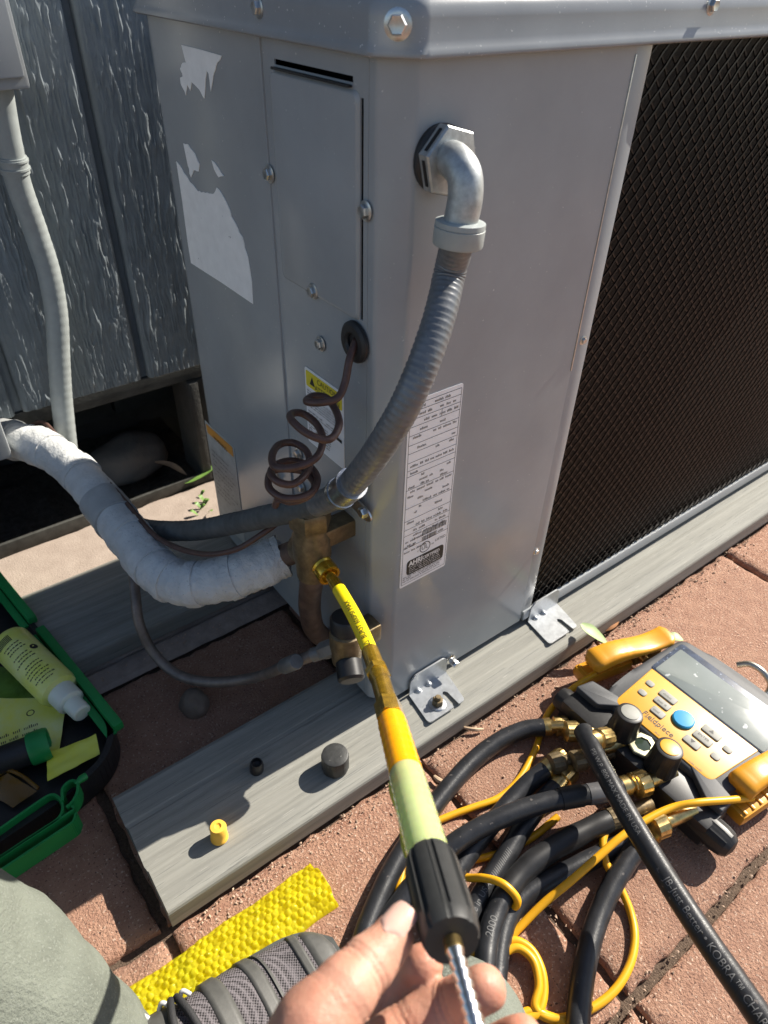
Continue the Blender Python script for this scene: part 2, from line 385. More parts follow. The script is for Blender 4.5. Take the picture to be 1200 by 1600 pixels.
# grit scattered in the joints and along the rail
b = B()
def pebble(p, r, s):
    R = Matrix.Rotation(s * 6.28, 3, 'Z') @ Matrix.Rotation(s * 3, 3, 'X')
    q = [V(c) for c in ((1, 0, 0), (-1, .1, 0), (0, 1, .1), (0, -1, 0), (.1, 0, .8), (0, 0, -.8))]
    b.add([p + R @ V((c.x * r, c.y * r * (.6 + s * .5), c.z * r * .7)) for c in q], [(0, 2, 4), (2, 1, 4), (1, 3, 4), (3, 0, 4), (2, 0, 5), (1, 2, 5), (3, 1, 5), (0, 3, 5)])
for k in range(900):
    t = random.random()
    if t < .45: p = V((random.uniform(-.3, .8), -.071 - abs(random.gauss(0, .014)), ZG + .001))
    elif t < .65: p = V((.019 + random.gauss(0, .006), random.uniform(-.65, -.08), ZG - .002))
    elif t < .85: p = V((random.uniform(-.35, .6), -.407 + random.gauss(0, .005), ZG - .002))
    elif t < .93: p = V((random.uniform(-.35, .1), .30 + random.gauss(0, .012), ZG + .002))
    else: p = V((random.uniform(-.3, .6), random.uniform(-.5, -.1), ZG + .001))
    pebble(p, random.uniform(.0008, .0024), random.random())
tag(obj('grit', b, GRAVEL, smooth=0), 'fine pale grit scattered along the rail and in the paver joints', 'grit', kind='stuff')

# ---- house wall
WY = .66
wall = thing('house_wall', (-.05, WY, ZG), 'blue-grey wood-grain siding wall with a dark crawlspace opening below', 'wall')
def siding(x0, x1, z0, z1, z2, seed):
    nx = int((x1 - x0) / .0009); xs = np.linspace(x0, x1, nx)
    zs = np.concatenate([np.arange(z0, z1, .0020), np.arange(z1, z2, .03)])
    X, Z = np.meshgrid(xs, zs)
    wx = X + .0025 * (vnoise(X * 40, Z * 16, seed) - .5) + .0030 * (vnoise(X * 120, Z * 60, seed + 1) - .5)
    a = vnoise(wx * 210, Z * 17, seed + 2); c = vnoise(wx * 115, Z * 9, seed + 3); e = vnoise(wx * 420, Z * 60, seed + 4)
    mask = np.clip((vnoise(X * 34, Z * 14, seed + 5) - .30) * 3, 0, 1)
    k = np.clip((vnoise(X * 60, Z * 45, seed + 6) - .62) * 4, 0, 1)
    st = lambda v, lo, hi: np.clip((v - lo) / (hi - lo), 0, 1) ** 2 * (3 - 2 * np.clip((v - lo) / (hi - lo), 0, 1))
    n1 = vnoise(wx * 250, Z * 19, seed + 2); n2 = vnoise(wx * 430, Z * 60, seed + 7); n3 = vnoise(wx * 120, Z * 10, seed + 3)
    r1 = 1 - np.abs(2 * n1 - 1); r2 = 1 - np.abs(2 * n2 - 1)
    n4 = vnoise(wx * 300 + 7.3, Z * 21, seed + 11); n5 = vnoise(wx * 185 + 1.7, Z * 12, seed + 12)
    r4 = 1 - np.abs(2 * n4 - 1); r5 = 1 - np.abs(2 * n5 - 1)
    brk = .35 + .65 * np.clip((vnoise(X * 90, Z * 40, seed + 13) - .25) * 2.5, 0, 1)
    h = brk * (.0017 * st(r5, .66, .93) + .0013 * st(r4, .66, .93) * (.3 + .7 * mask)) + .0008 * st(r2, .66, .95) * (.4 + .6 * (1 - mask)) + .0004 * e
    ed = np.minimum(X - x0, x1 - X); h = h * np.clip(ed / .006, 0, 1) - .0045 * np.exp(-ed / .0022)
    bb = B(); n, mm = X.shape
    vs_ = np.stack([X, WY - .002 - h, Z], -1).reshape(-1, 3)
    bb.v = [V(p) for p in vs_]
    bb.f = [(i * mm + j, i * mm + j + 1, (i + 1) * mm + j + 1, (i + 1) * mm + j) for i in range(n - 1) for j in range(mm - 1)]
    o = len(bb.v)                                       # returns: sides and bottom edge
    L = [i * mm for i in range(n)]; R = [i * mm + mm - 1 for i in range(n)]; D = list(range(mm))
    for ln in (L, R, D):
        s0 = len(bb.v); bb.v += [V((bb.v[i].x, WY + .014, bb.v[i].z)) for i in ln]
        bb.f += [(ln[q], ln[q + 1], s0 + q + 1, s0 + q) for q in range(len(ln) - 1)]
    return bb
GX = -.009; SZ = .192
for k, sd_ in zip((-2, -1, 0), (3, 9, 5)):
    x0 = GX + .205 * k + .0065; x1 = GX + .205 * (k + 1) - .0065
    obj('siding_board', siding(x0, x1, SZ + .002 * (k % 2), .74 if k > -2 else .62, 2.2, sd_ * 31), SIDING, wall, smooth=180)
b = B()
for k in (-4, -3, 1, 2, 3, 4, 5):
    b = B(); x0 = GX + .205 * k + .0065; b.box((x0 + .096, WY + .004, (SZ + 2.2) / 2), (.192, .018, 2.2 - SZ), bev=.003); obj('siding_board', b, SIDING, wall)
b = B(); b.box((GX + .1, WY + .022, 1.2), (1.9, .014, 2.02)); obj('sheathing', b, SIDING, wall)
b = B(); b.box((GX + .1, WY + .034, .176), (1.9, .05, .028), bev=.003); obj('sill_board', b, mat('dark_trim', (.05, .052, .05), .8, var=.3, vscale=40, bump=.4, bscale=160, bdist=.002), wall)
# foundation: right of the opening, left of it, back and ledge
b = B(); b.box((.60, WY + .05, .05), (1.07, .085, .22), bev=.004); b.box((.072, WY + .004, .053), (.018, .016, .216), bev=.003); obj('foundation', b, FOUND, wall)
b = B(); b.box((-.95, WY + .05, .05), (.9, .085, .22), bev=.004); obj('foundation', b, FOUND, wall)
b = B(); b.box((-.2, 1.01, .03), (1.1, .04, .5)); obj('opening_back', b, FOUND, wall)
for k in range(4):
    b = B(); b.box((-.42 + .165 * k, .955, .03 + .002 * (k % 2)), (.16, .07, .075), bev=.004); obj('block', b, FOUND, wall)
b = B(); b.box((0, 2.1, .21), (3.4, 2.84, .03)); b.box((.96, 1.6, .05), (.06, 1.8, .3)); b.box((-1.36, 1.6, .05), (.06, 1.8, .3)); obj('subfloor_light_block', b, DARK, wall)  # unseen slab and sides, added to keep sky light out of the opening
b = B(); P = []
for i in range(40):
    P.append([V((-.75 + i * .022, WY + .0005 + j * .018, -.085 + .012 * mnoise.noise(V((i * .5, j * .5, 2))) + .006 * mnoise.noise(V((i * 1.7, j * 1.7, 5))))) for j in range(20)])
b.grid(P); structure(obj('soil', b, SOIL))
# lip of the opening
b = B(); b.box((-.36, WY - .004, ZG + .009), (.40, .007, .026), bev=.0015); tag(obj('edging_strip', b, mat('edging', (.055, .055, .05), .6, var=.4, vscale=70), org=(-.36, WY, ZG)), 'long dark edging strip left of the wrapped pipe, in front of the opening', 'edging', 'edging strips')
b = B(); b.box((-.035, WY - .003, ZG + .007), (.20, .007, .022), Matrix.Rotation(math.radians(2), 3, 'Z'), bev=.0015); tag(obj('edging_strip', b, bpy.data.materials['edging'], org=(-.035, WY, ZG)), 'short dark edging strip between the wrapped pipe and the grey unit', 'edging', 'edging strips')

def rock(name, c, s, matl, label, seed, rotz=0, cat='stone', group=None):
    bm = bmesh.new(); bmesh.ops.create_icosphere(bm, subdivisions=4, radius=1)
    for v in bm.verts:
        n = 1 + .13 * mnoise.noise(v.co * 1.4 + V((seed, 0, 0))) + .04 * mnoise.noise(v.co * 4 + V((0, seed, 0)))
        v.co = Matrix.Rotation(rotz, 3, 'Z') @ V((v.co.x * s[0] * n, v.co.y * s[1] * n, max(-.55, v.co.z) * s[2] * n))
    b = B(); bm.verts.index_update(); b.add([v.co + V(c) for v in bm.verts], [[v.index for v in f.verts] for f in bm.faces]); bm.free()
    return tag(obj(name, b, matl, org=V(c) - V((0, 0, s[2] * .5))), label, cat, group)
rock('stone', on(200, 708, 1, .775) + V((0, 0, -.012)), (.078, .055, .046), STONE, 'large smooth grey stone inside the dark crawlspace opening', 3, .2)
rock('stone', (-.182, .178, ZG + .008), (.019, .022, .020), ROCKR, 'small round brown stone on the pavers between the two rails', 8)
rock('stone', on(48, 843, 2, ZG) + V((0, 0, .006)), (.012, .007, .007), mat('tan_stone', (.5, .37, .25), .8, var=.3, vscale=60), 'tan pebble against the dark edging strip, larger of the pair', 5, .5)
rock('stone', on(90, 832, 2, ZG) + V((0, 0, .004)), (.008, .006, .006), bpy.data.materials['tan_stone'], 'tan pebble against the dark edging strip, smaller of the pair', 6, .2)

# ---- rails under the unit
def rail(y0, y1, x0, x1, label, seed):
    prof = [(y0, ZG + .001), (y0, ZR - .0100), (y0 + .0012, ZR - .0072), (y0 + .0040, ZR - .0052), (y0 + .0175, ZR - .0018), (y0 + .0215, ZR - .0002), (y0 + .05, ZR), (y0 + .052, ZR - .0007), (y0 + .055, ZR - .0007), (y0 + .057, ZR),
            (y1 - .052, ZR), (y1 - .05, ZR - .0008), (y1 - .046, ZR - .0008), (y1 - .044, ZR), (y1 - .008, ZR), (y1 - .003, ZR - .002), (y1, ZR - .006), (y1, ZG + .001)]
    b = B(); P = []; n = 90
    for i in range(n):
        t = i / (n - 1); x = x0 + (x1 - x0) * t ** 1.5
        j = .0012 * mnoise.noise(V((x * 9, seed, 0)))
        P.append([V((x + (0 if i else .0022 * mnoise.noise(V((p[0] * 260, seed, p[1] * 200)))), p[0] + j * .5, p[1] + .0003 * mnoise.noise(V((x * 8, p[0] * 70, seed))))) for p in prof])
    b.grid(P); K = len(prof)
    b.f.append(tuple(range(K))); b.f.append(tuple((n - 1) * K + k for k in range(K - 1, -1, -1)))
    return tag(obj('support_rail', b, LUMBER, org=(x0, (y0 + y1) / 2, ZG), smooth=9), label, 'rail', 'plastic lumber rails under the unit')
rail(-.068, .092, -.3225, 1.5, 'front grey lumber rail with the loose caps standing on it', 1)
rail(.325, .495, -.316, 1.5, 'rear grey lumber rail passing under the wrapped white pipe', 2)

# ================================================================== CONDENSING UNIT
H = .72; D = .45; CH = .0205; X2 = 1.08; XS = .262; XC = .284; YS = .1845
unit = thing('condensing_unit', (0.02, 0.02, ZR), 'grey metal outdoor air conditioning unit with a black mesh coil guard', 'air conditioner')
def shell(poly, z0, z1, parent, name, matl, th=.0014, nz=1, zoff=None):
    """vertical sheet following a plan polyline; thickness goes to the left of its direction"""
    b = B(); P2 = [V((p[0], p[1])) for p in poly]; N = len(P2); inn = []
    for i in range(N):
        a = P2[max(0, i - 1)]; c = P2[min(N - 1, i + 1)]; t = (c - a).normalized(); inn.append(P2[i] + V((-t.y, t.x)) * th)
    loop = P2 + inn[::-1]
    b.prism([(p.x, p.y) for p in loop], (0, 0, z0), XA, YA, ZA, z1 - z0)
    return obj(name, b, matl, parent, smooth=50)
# corner panel: left return, chamfer, coil side sheet (drawn from left face to right face; inside is on the left of travel)
poly = fillet([(0, .030), (0, CH), (CH, 0), (XS, 0)], .0035, 5, closed=False)
shell(poly, 0, H - .001, unit, 'corner_panel', PAINT)
# service panel with the access slot and slit cut through
def holed(y0, y1, z0, z1, holes, x, th, name, matl):
    ys = sorted({y0, y1, *[h[0] for h in holes], *[h[1] for h in holes]}); zs = sorted({z0, z1, *[h[2] for h in holes], *[h[3] for h in holes]})
    b = B()
    bm = bmesh.new(); vv = {(i, j): bm.verts.new((x, ys[i], zs[j])) for i in range(len(ys)) for j in range(len(zs))}
    for i in range(len(ys) - 1):
        for j in range(len(zs) - 1):
            cy = (ys[i] + ys[i + 1]) / 2; cz = (zs[j] + zs[j + 1]) / 2
            if any(h[0] < cy < h[1] and h[2] < cz < h[3] for h in holes): continue
            bm.faces.new((vv[i, j], vv[i, j + 1], vv[i + 1, j + 1], vv[i + 1, j]))
    r = bmesh.ops.extrude_face_region(bm, geom=bm.faces[:])
    for e in r['geom']:
        if isinstance(e, bmesh.types.BMVert): e.co.x += th
    bmesh.ops.delete(bm, geom=[v for v in bm.verts if not v.link_faces], context='VERTS')
    bm.verts.index_update(); b.add([v.co for v in bm.verts], [[v.index for v in f.verts] for f in bm.faces]); bm.free()
    return obj(name, b, matl, unit, smooth=30)
holed(.0302, YS, 0, H - .001, [(.050, .1645, .6985, .7025), (.0365, .0405, .519, .690)], -.0002, .0014, 'service_panel', PAINT)
# access door stamped proud of the panel, slot above it, slit at its right
b = B(); dz0, dz1, dy0, dy1 = .5165, .694, .0408, .172
pl = rrect(dy0, dz0, dy1, dz1, .007)
outer = [V((-.0003, p[0], p[1])) for p in pl]; cy_, cz_ = (dy0 + dy1) / 2, (dz0 + dz1) / 2
mid = [V((-.0026, cy_ + (p[0] - cy_) * .975, cz_ + (p[1] - cz_) * .982)) for p in pl]; top = [V((-.0030, cy_ + (p[0] - cy_) * .955, cz_ + (p[1] - cz_) * .968)) for p in pl]
n = len(pl); b.add(outer + mid + top, [(k, (k + 1) % n, n + (k + 1) % n, n + k) for k in range(n)] + [(n + k, n + (k + 1) % n, 2 * n + (k + 1) % n, 2 * n + k) for k in range(n)] + [tuple(range(2 * n, 3 * n))])
door = obj('access_door', b, PAINT, unit, smooth=60)
b = B(); b.box((-.0030, .107, .6962), (.004, .114, .0020), bev=.0008); obj('slot_lip', b, BLACKP, door)
# rear side panel, set back a little, rounded rear corner
poly = [(.02, D)] + fillet([(.05, D), (.0018, D), (.0018, YS + .003)], [0, .03, 0], 8, closed=False)[1:]
poly = [(.0018 + .03 + .4, D)] + [p for p in poly]
shell(poly, 0, H - .001, unit, 'rear_panel', PAINT)
b = B(); b.box((-.0004, YS + .0012, H / 2), (.0036, .0022, H - .004), bev=.0009); obj('panel_seam', b, PAINT, unit)
# strip beside the coil and the line pressed into the sheet
b = B(); b.box(((XS + XC) / 2, .0018, H / 2), (XC - XS - .0004, .002, H - .004), bev=.0006); obj('coil_edge_strip', b, PAINT, unit)
b = B(); b.box((XS - .0008, -.0004, .56), (.0016, .0012, .30), bev=.0004); obj('pressed_line', b, ZINC, unit)
# coil, guard net, bottom frame
b = B(); b.box(((XC + X2) / 2, .035, .365), (X2 - XC, .03, .70)); coil = obj('coil', b, mat('coil_black', (.004, .004, .0045), .45, 0, var=.5, vscale=120, bump=.6, bscale=240, bdist=.003, stretch=(6, 1, .3), speck=[(90, .72, (.03, .03, .034))]), unit)
b = B(); PX_, PZ_ = .0167, .0182
def strand(b, x0, z0, sgn):
    """one zig-zag strand of the net, flat ribbon of three sides with knots bulging forward"""
    pts = []; k = 0
    while True:
        x = x0 + PX_ / 2 * k; z = z0 + sgn * PZ_ / 2 * k
        if x > X2 or z > H or z < .016: break
        pts.append(V((x, .0030 - .0009 * (k % 2) - sgn * .0006, z))); k += 1
    if len(pts) < 2: return
    b.tube(pts, .00125, 4, cap=False)
nC = int((X2 - XC) / PX_); nR = int(.70 / PZ_)
for r_ in range(nR + 1):
    z0 = .017 + r_ * PZ_
    strand(b, XC + .001, z0, 1); strand(b, XC + .001, z0, -1)
for c_ in range(1, nC + 1):
    strand(b, XC + .001 + c_ * PX_, .017, 1); strand(b, XC + .001 + c_ * PX_, .017 + (nR - 0) * PZ_ - .0001, -1)
gd = obj('coil_guard', b, mat('guard_black', (.0035, .0035, .004), .32, var=.3, vscale=100), unit, smooth=60); gd['kind'] = 'stuff'
b = B(); b.prism([(-.003, 0), (-.003, .013), (-.0015, .0165), (.004, .0165), (.004, .0145), (.0, .0115), (.0, 0)], (XC - .018, 0, 0), YA, ZA, XA, X2 - XC + .018)
obj('bottom_frame', b, PAINT, unit)
b = B(); b.box(((.014 + X2) / 2, .015 + .2, -.004), (X2 - .02, .41, .006)); obj('base_pan', b, DARK, unit)  # near-black colour carries the shade of the gap under the unit
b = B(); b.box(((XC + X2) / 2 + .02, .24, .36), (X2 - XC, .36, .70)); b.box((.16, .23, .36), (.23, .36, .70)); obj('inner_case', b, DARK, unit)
# cap
def plan(o): return fillet([(X2 + o, -o), (X2 + o, D + o), (-o, D + o), (-o, CH - .414 * o), (CH - .414 * o, -o)], [.02, .02, .03, .006, .006], 5)
prof = [(.001, .7175), (.0085, .7172), (.0102, .7185), (.0105, .7205), (.0088, .7235), (.0072, .728), (.0072, .7405), (.0062, .7465), (.003, .7515), (-.003, .7540), (-.014, .7550), (-.04, .7550)]
b = B(); rings = [[V((p[0], p[1], z)) for p in plan(o)] for o, z in prof]; n = len(rings[0])
for r_ in rings: b.v += r_
b.f += [(i * n + k, i * n + (k + 1) % n, (i + 1) * n + (k + 1) % n, (i + 1) * n + k) for i in range(len(rings) - 1) for k in range(n)]
b.f.append(tuple((len(rings) - 1) * n + k for k in range(n))); b.f.append(tuple(range(n - 1, -1, -1)))
cap = obj('cap', b, PAINT_LID, unit, smooth=40)
# screws: flanged hex heads
def screw_mesh(r=.0062):
    b = B(); b.lathe([(r * 1.35, 0), (r * 1.38, .0008), (r * 1.15, .0014), (r * .95, .0016)], (0, 0, 0), ZA, 20)
    b.lathe([(r * .92, .0014), (r * .95, .0045), (r * .82, .0056), (r * .45, .0052)], (0, 0, 0), ZA, 6)
    return mesh_of(b, 'screw', ZINC, smooth=30)
sm = screw_mesh()
def screw(p, nrm, parent=None, roll=0.3, s=1.0):
    q = V(nrm).to_track_quat('Z', 'Y') @ Matrix.Rotation(roll, 4, 'Z').to_quaternion()
    o = inst('screw', sm, parent or unit, p, q); o.scale = (s, s, s)
for (y, z, s) in ((.184, .61, .95), (.031, .613, .95), (.105, .471, .9)): screw((-.0015, y, z), (-1, 0, 0), roll=y * 30, s=s)
screw((-.0028, .113, .5215), (-1, 0, 0), s=.9)
for (a, c) in ((467, 709), (472, 761), (430, 745)): screw(on(a, c, 0, -.0016), (-1, 0, 0), roll=a, s=.9)
for (x, z) in ((.273, .443), (.268, .134)): screw((x, .0008, z), (0, -1, 0), roll=z * 9, s=.62)
screw(on(622, 38, 1, -.004) + V((.0, -.0, 0)), (-.707, -.707, 0), cap, s=1.1)
screw(on(404, 12, 0, -.0072), (-1, 0, 0), cap, s=.9)
screw(on(1112, 8, 1, -.0068), (0, -1, 0), cap, s=.9)
bolt = B(); p0 = on(704, 1030, 1, -.004); bolt.lathe([(.0052, 0), (.0052, .012), (.004, .0135)], p0, (0, -1, 0), 6); bolt.lathe([(.0075, -.004), (.0078, .001), (.006, .002)], p0, (0, -1, 0), 16)
obj('screw', bolt, STEEL, unit)

# feet brackets
def bracket(xa, xb, seat_bolt, label):
    xm = (xa + xb) / 2; w = xb - xa; t = .0022; zt = ZR + .0012
    b = B(); out = fillet([(xa + .004, -.004), (xa - .004, -.054), (xb - .008, -.054), (xb + .004, -.004)], [.002, .008, .008, .002], 4)
    bm = bmesh.new()
    # plate with an open slot, built as two halves and a back web
    sw = .0042; sx = xm + .012
    left = fillet([(xa + .004, -.003), (xa - .003, -.054), (sx - sw, -.054), (sx - sw, -.030), (sx, -.0255), (sx + sw, -.030), (sx + sw, -.054), (xb - .006, -.054), (xb + .004, -.003)], [.001, .007, .002, .002, .003, .002, .002, .007, .001], 4)
    b.prism(left, (0, 0, zt), XA, YA, ZA, t)
    b.prism(fillet([(xa + .004, zt + t * .5), (xb + .004, zt + t * .5), (xb + .002, .020), (xb - .004, .026), (xa + .012, .026), (xa + .005, .018)], .003, 3), (0, -.0022, 0), XA, ZA, YA, -t)
    for k in (.22, .5):                                   # stiffening dimples in the bend
        c = V((xa + .004 + w * k, -.0065, zt + t + .0005)); b.lathe([(.0055, -.002), (.0045, .001), (.002, .0028), (.0005, .0032)], c, (0, -.6, .8), 12)
    o = obj('mounting_bracket', b, GALV, unit, smooth=40)
    if seat_bolt:
        p = on(683, 1100, 2, zt + t) ; b = B(); b.lathe([(.0115, 0), (.0118, .0012), (.0105, .002), (.0065, .002)], p, ZA, 24); obj('washer', b, ZINC, o)
        b = B(); b.lathe([(.0078, .002), (.0078, .0085), (.0066, .0098), (.0058, .0098)], p, (.05, 0, 1), 6); b.lathe([(.0042, .008), (.0042, .0145), (.0034, .0155)], p, (.05, 0, 1), 14); obj('bolt', b, OLDBRASS, o)
bracket(.046, .112, True, 'near'); bracket(.274, .338, False, 'far')

# grommet in the left face
b = B(); gp = on(556, 534, 0, -.002)
b.lathe([(.0085, .001), (.0085, .0035), (.0105, .0055), (.0165, .0052), (.0192, .003), (.0195, 0)], gp, (-1, 0, 0), 32); obj('grommet', b, RUBBER, unit)

# ---- labels and torn stickers on the unit
EX_R, EZ = V((1, 0, 0)), V((0, 0, 1))
lx0, lx1, lz0, lz1 = .0262, .0948, .2022, .4457
plate = B(); plate.prism(rrect(lx0, lz0, lx1, lz1, .003), (0, -.0003, 0), XA, ZA, V((0, -1, 0)), .0005); plate = obj('rating_label', plate, LABELW, unit)
plate['label'] = 'white rating label printed with black rows and a certification mark'
b = B(); O = V((0, -.00105, 0)); W = lx1 - lx0; HT = lz1 - lz0
def hl(z, x0=0.03, x1=.97, t=.0005):
    b.add([O + V((lx0 + W * x0, 0, z)), O + V((lx0 + W * x1, 0, z)), O + V((lx0 + W * x1, 0, z + t)), O + V((lx0 + W * x0, 0, z + t))], [(0, 1, 2, 3)])
def vl(x, z0, z1, t=.0005):
    b.add([O + V((x, 0, z0)), O + V((x + t, 0, z0)), O + V((x + t, 0, z1)), O + V((x, 0, z1))], [(0, 1, 2, 3)])
rz = lambda f_: lz1 - HT * f_
rows = [.02, .05, .085, .12, .16, .205, .245, .29, .33, .36, .43, .53, .60, .65, .685, .76]
for f_ in rows: hl(rz(f_))
hl(rz(.985)); vl(lx0 + W * .03, rz(.985), rz(.02)); vl(lx0 + W * .97, rz(.985), rz(.02)); vl(lx0 + W * .62, rz(.12), rz(.085))
rr = random.Random(4)
for i in range(len(rows) - 1):
    z1_, z0_ = rz(rows[i]), rz(rows[i + 1]); k = max(1, int((z1_ - z0_) / .0050)); hh = min(.0030, (z1_ - z0_) * .55)
    for q in range(k):
        zz_ = z1_ - (z1_ - z0_) * (q + .5) / k - hh / 2
        bars(b, O, XA, ZA, lx0 + W * rr.uniform(.06, .12), lx0 + W * .94, zz_, hh, rr.choice((.35, .5, .75)), rnd=rr)
for f_, x1_ in ((.70, .92), (.735, .72)):                      # bar codes
    x = lx0 + W * .42
    while x < lx0 + W * x1_:
        w_ = rr.choice((.0004, .0007, .001)); b.add([O + V((x, 0, rz(f_ + .028))), O + V((x + w_, 0, rz(f_ + .028))), O + V((x + w_, 0, rz(f_))), O + V((x, 0, rz(f_)))], [(0, 1, 2, 3)]); x += w_ + rr.choice((.0005, .0008))
for f_ in (.715, .75): bars(b, O, XA, ZA, lx0 + W * .06, lx0 + W * .34, rz(f_ + .012), .003, .95, rnd=rr)
bars(b, O, XA, ZA, lx0 + W * .06, lx0 + W * .6, rz(.79), .0026, .95, rnd=rr)
# UL mark
cc = V((lx0 + W * .50, -.00105, rz(.805))); n = 24
b.add([cc + V((math.cos(a) * r, 0, math.sin(a) * r)) for r in (.0068, .0078) for a in [2 * math.pi * k / n for k in range(n)]], [(k, (k + 1) % n, n + (k + 1) % n, n + k) for k in range(n)])
text_on(b, 'UL', cc + V((-.0004, 0, -.0028)), XA, ZA, .0082, 'CENTER'); text_on(b, 'LISTED', cc + V((.0145, 0, .0005)), XA, ZA, .0052); text_on(b, 'us', cc + V((.0092, 0, -.0015)), XA, ZA, .0042); text_on(b, 'c', cc + V((-.0112, 0, -.0028)), XA, ZA, .0046)
for f_ in (.945, .957, .97): bars(b, O, XA, ZA, lx0 + W * .06, lx0 + W * .9, rz(f_), .0018, .9, rnd=rr)
obj('label_print', b, PRINT, plate, smooth=0)
b = B(); b.prism(rrect(lx0 + W * .13, rz(.935), lx0 + W * .92, rz(.845), .005), (0, -.0009, 0), XA, ZA, V((0, -1, 0)), .0003); obj('certification_mark', b, PRINT, plate)
b = B(); Ow = V((0, -.0016, 0))
text_on(b, 'AHRI', Ow + V((lx0 + W * .165, 0, rz(.879))), XA, ZA, .0098, wide=.90, bold=.0004); text_on(b, 'CERTIFIED', Ow + V((lx0 + W * .455, 0, rz(.876))), XA, ZA, .0064, wide=.86, bold=.0002)
for f_ in (.888, .900, .912, .924): bars(b, Ow, XA, ZA, lx0 + W * .18, lx0 + W * .86, rz(f_), .0016, .9, rnd=rr)
obj('mark_lettering', b, PRINTW, plate, smooth=0)
# caution label on the left face
EYL = V((0, -1, 0)); cy0, cy1, cz0, cz1 = .1400, .0678, .3400, .4323
lab = B(); lab.prism(rrect(0, 0, cy0 - cy1, cz1 - cz0, .003), (-.0005, cy0, cz0), EYL, ZA, V((-1, 0, 0)), .0005); lab = obj('caution_label', lab, LABELW, unit)
lab['label'] = 'white and yellow caution label behind the brown coiled cable'
b = B(); b.prism(rrect(.0025, cz1 - cz0 - .021, cy0 - cy1 - .0025, cz1 - cz0 - .0028, .002), (-.0012, cy0, cz0), EYL, ZA, V((-1, 0, 0)), .0002); obj('yellow_band', b, YELLOWL, lab)
b = B(); O = V((-.00165, cy0, cz0)); zt = cz1 - cz0
b.add([O + EYL * p[0] + ZA * p[1] for p in ((.010, zt - .0165), (.020, zt - .0165), (.015, zt - .0065))], [(0, 1, 2)])
text_on(b, 'CAUTION', O + EYL * .043 + ZA * (zt - .0105), EYL, ZA, .0082, 'CENTER'); text_on(b, 'ATTENTION', O + EYL * .043 + ZA * (zt - .0192), EYL, ZA, .0082, 'CENTER')
z = zt - .0265
while z > .010:
    if random.random() > .1: bars(b, O, EYL, ZA, .004, (cy0 - cy1) * random.choice((.6, .8, .94)) - (.02 if z < .03 else 0), z, .0019, .95)
    z -= .0031
b.prism([(.058, .036), (.0685, .0355), (.0685, .032), (.058, .0325)], O, EYL, ZA, V((-1, 0, 0)), .0001)
obj('label_print', b, PRINT, lab, smooth=0)

def sticker(name, pxs, matl, lift=.0004, label=None, parent=unit, base=.0016):
    b = B(); P = [on(a, c, 0, base) for a, c in pxs]
    b.prism([(p.y, p.z) for p in P], (base - .0, 0, 0), YA, ZA, V((-1, 0, 0)), lift + .0002)
    o = obj(name, b, matl, parent, smooth=0)
    if label: o['label'] = label
    return o
def jag(pts, amp=2.2, n=4, seed=1):
    r = random.Random(seed); out = []
    for i in range(len(pts)):
        a, c = pts[i], pts[(i + 1) % len(pts)]; out.append(a)
        if c[2:] and c[2]:
            for k in range(1, n): out.append((a[0] + (c[0] - a[0]) * k / n + r.uniform(-amp, amp), a[1] + (c[1] - a[1]) * k / n + r.uniform(-amp, amp)))
    return [(p[0], p[1]) for p in out]
sticker('torn_sticker', jag([(284, 70, 0), (316, 78, 0), (347, 87, 0), (338, 104, 1), (334, 118, 1), (330, 143, 1), (327, 118, 1), (324, 110, 1), (320, 154, 1), (312, 140, 1), (300, 128, 1), (298, 142, 1), (293, 132, 1), (291, 149, 1), (283, 131, 1), (282, 121, 1), (286, 119, 1), (282, 107, 1), (286, 98, 1), (291, 98, 1)], .8, 3, 2), PAPER, label='torn remains of a white sticker near the cap')
sticker('torn_sticker', jag([(276, 252, 0), (284, 262, 1), (297, 284, 1), (310, 299, 1), (318, 300, 1), (326, 302, 1), (335, 302, 1), (339, 293, 1), (346, 301, 1), (357, 322, 1), (362, 338, 1), (372, 356, 1), (382, 379, 1), (388, 402, 1), (394, 440, 0), (396, 475, 0), (346, 441, 0), (299, 411, 0), (294, 380, 0), (285, 312, 0)], 1.2, 3, 4), PAPER, label='large torn white sticker on the left face')
sticker('torn_sticker', jag([(287, 224, 0), (295, 226, 1), (305, 240, 1), (312, 256, 1), (311, 268, 1), (303, 266, 1), (299, 277, 1), (294, 258, 1)], .8, 3, 6), PAPER, label='small torn scrap of white sticker above the large one')
sticker('torn_sticker', jag([(331, 250, 0), (338, 257, 1), (350, 275, 1), (342, 277, 1), (335, 264, 1)], .6, 3, 7), PAPER, label='tiny torn scrap of white sticker')
wl = sticker('warning_label', [(320, 656), (324, 660), (361, 694), (366, 701), (384, 850), (345, 812)], SILVERL, label='faded warning label with an orange heading')
sticker('orange_band', [(322, 662), (363, 699), (365, 714), (325, 676)], ORANGEL, parent=wl, base=.0008)
b = B(); O2 = on(336, 682, 0, .00005)
text_on(b, 'WARNING', on(334, 686, 0, -.0001), EYL, ZA, .010, wide=.9); obj('label_heading', b, PRINT, wl, smooth=0); b = B()
for k in range(10): bars(b, V((.0008, .437, .165 - k * .009)), EYL, ZA, .0, .055 + .02 * random.random(), 0, .0028, .9)
obj('label_print', b, PRINT, wl, smooth=0)
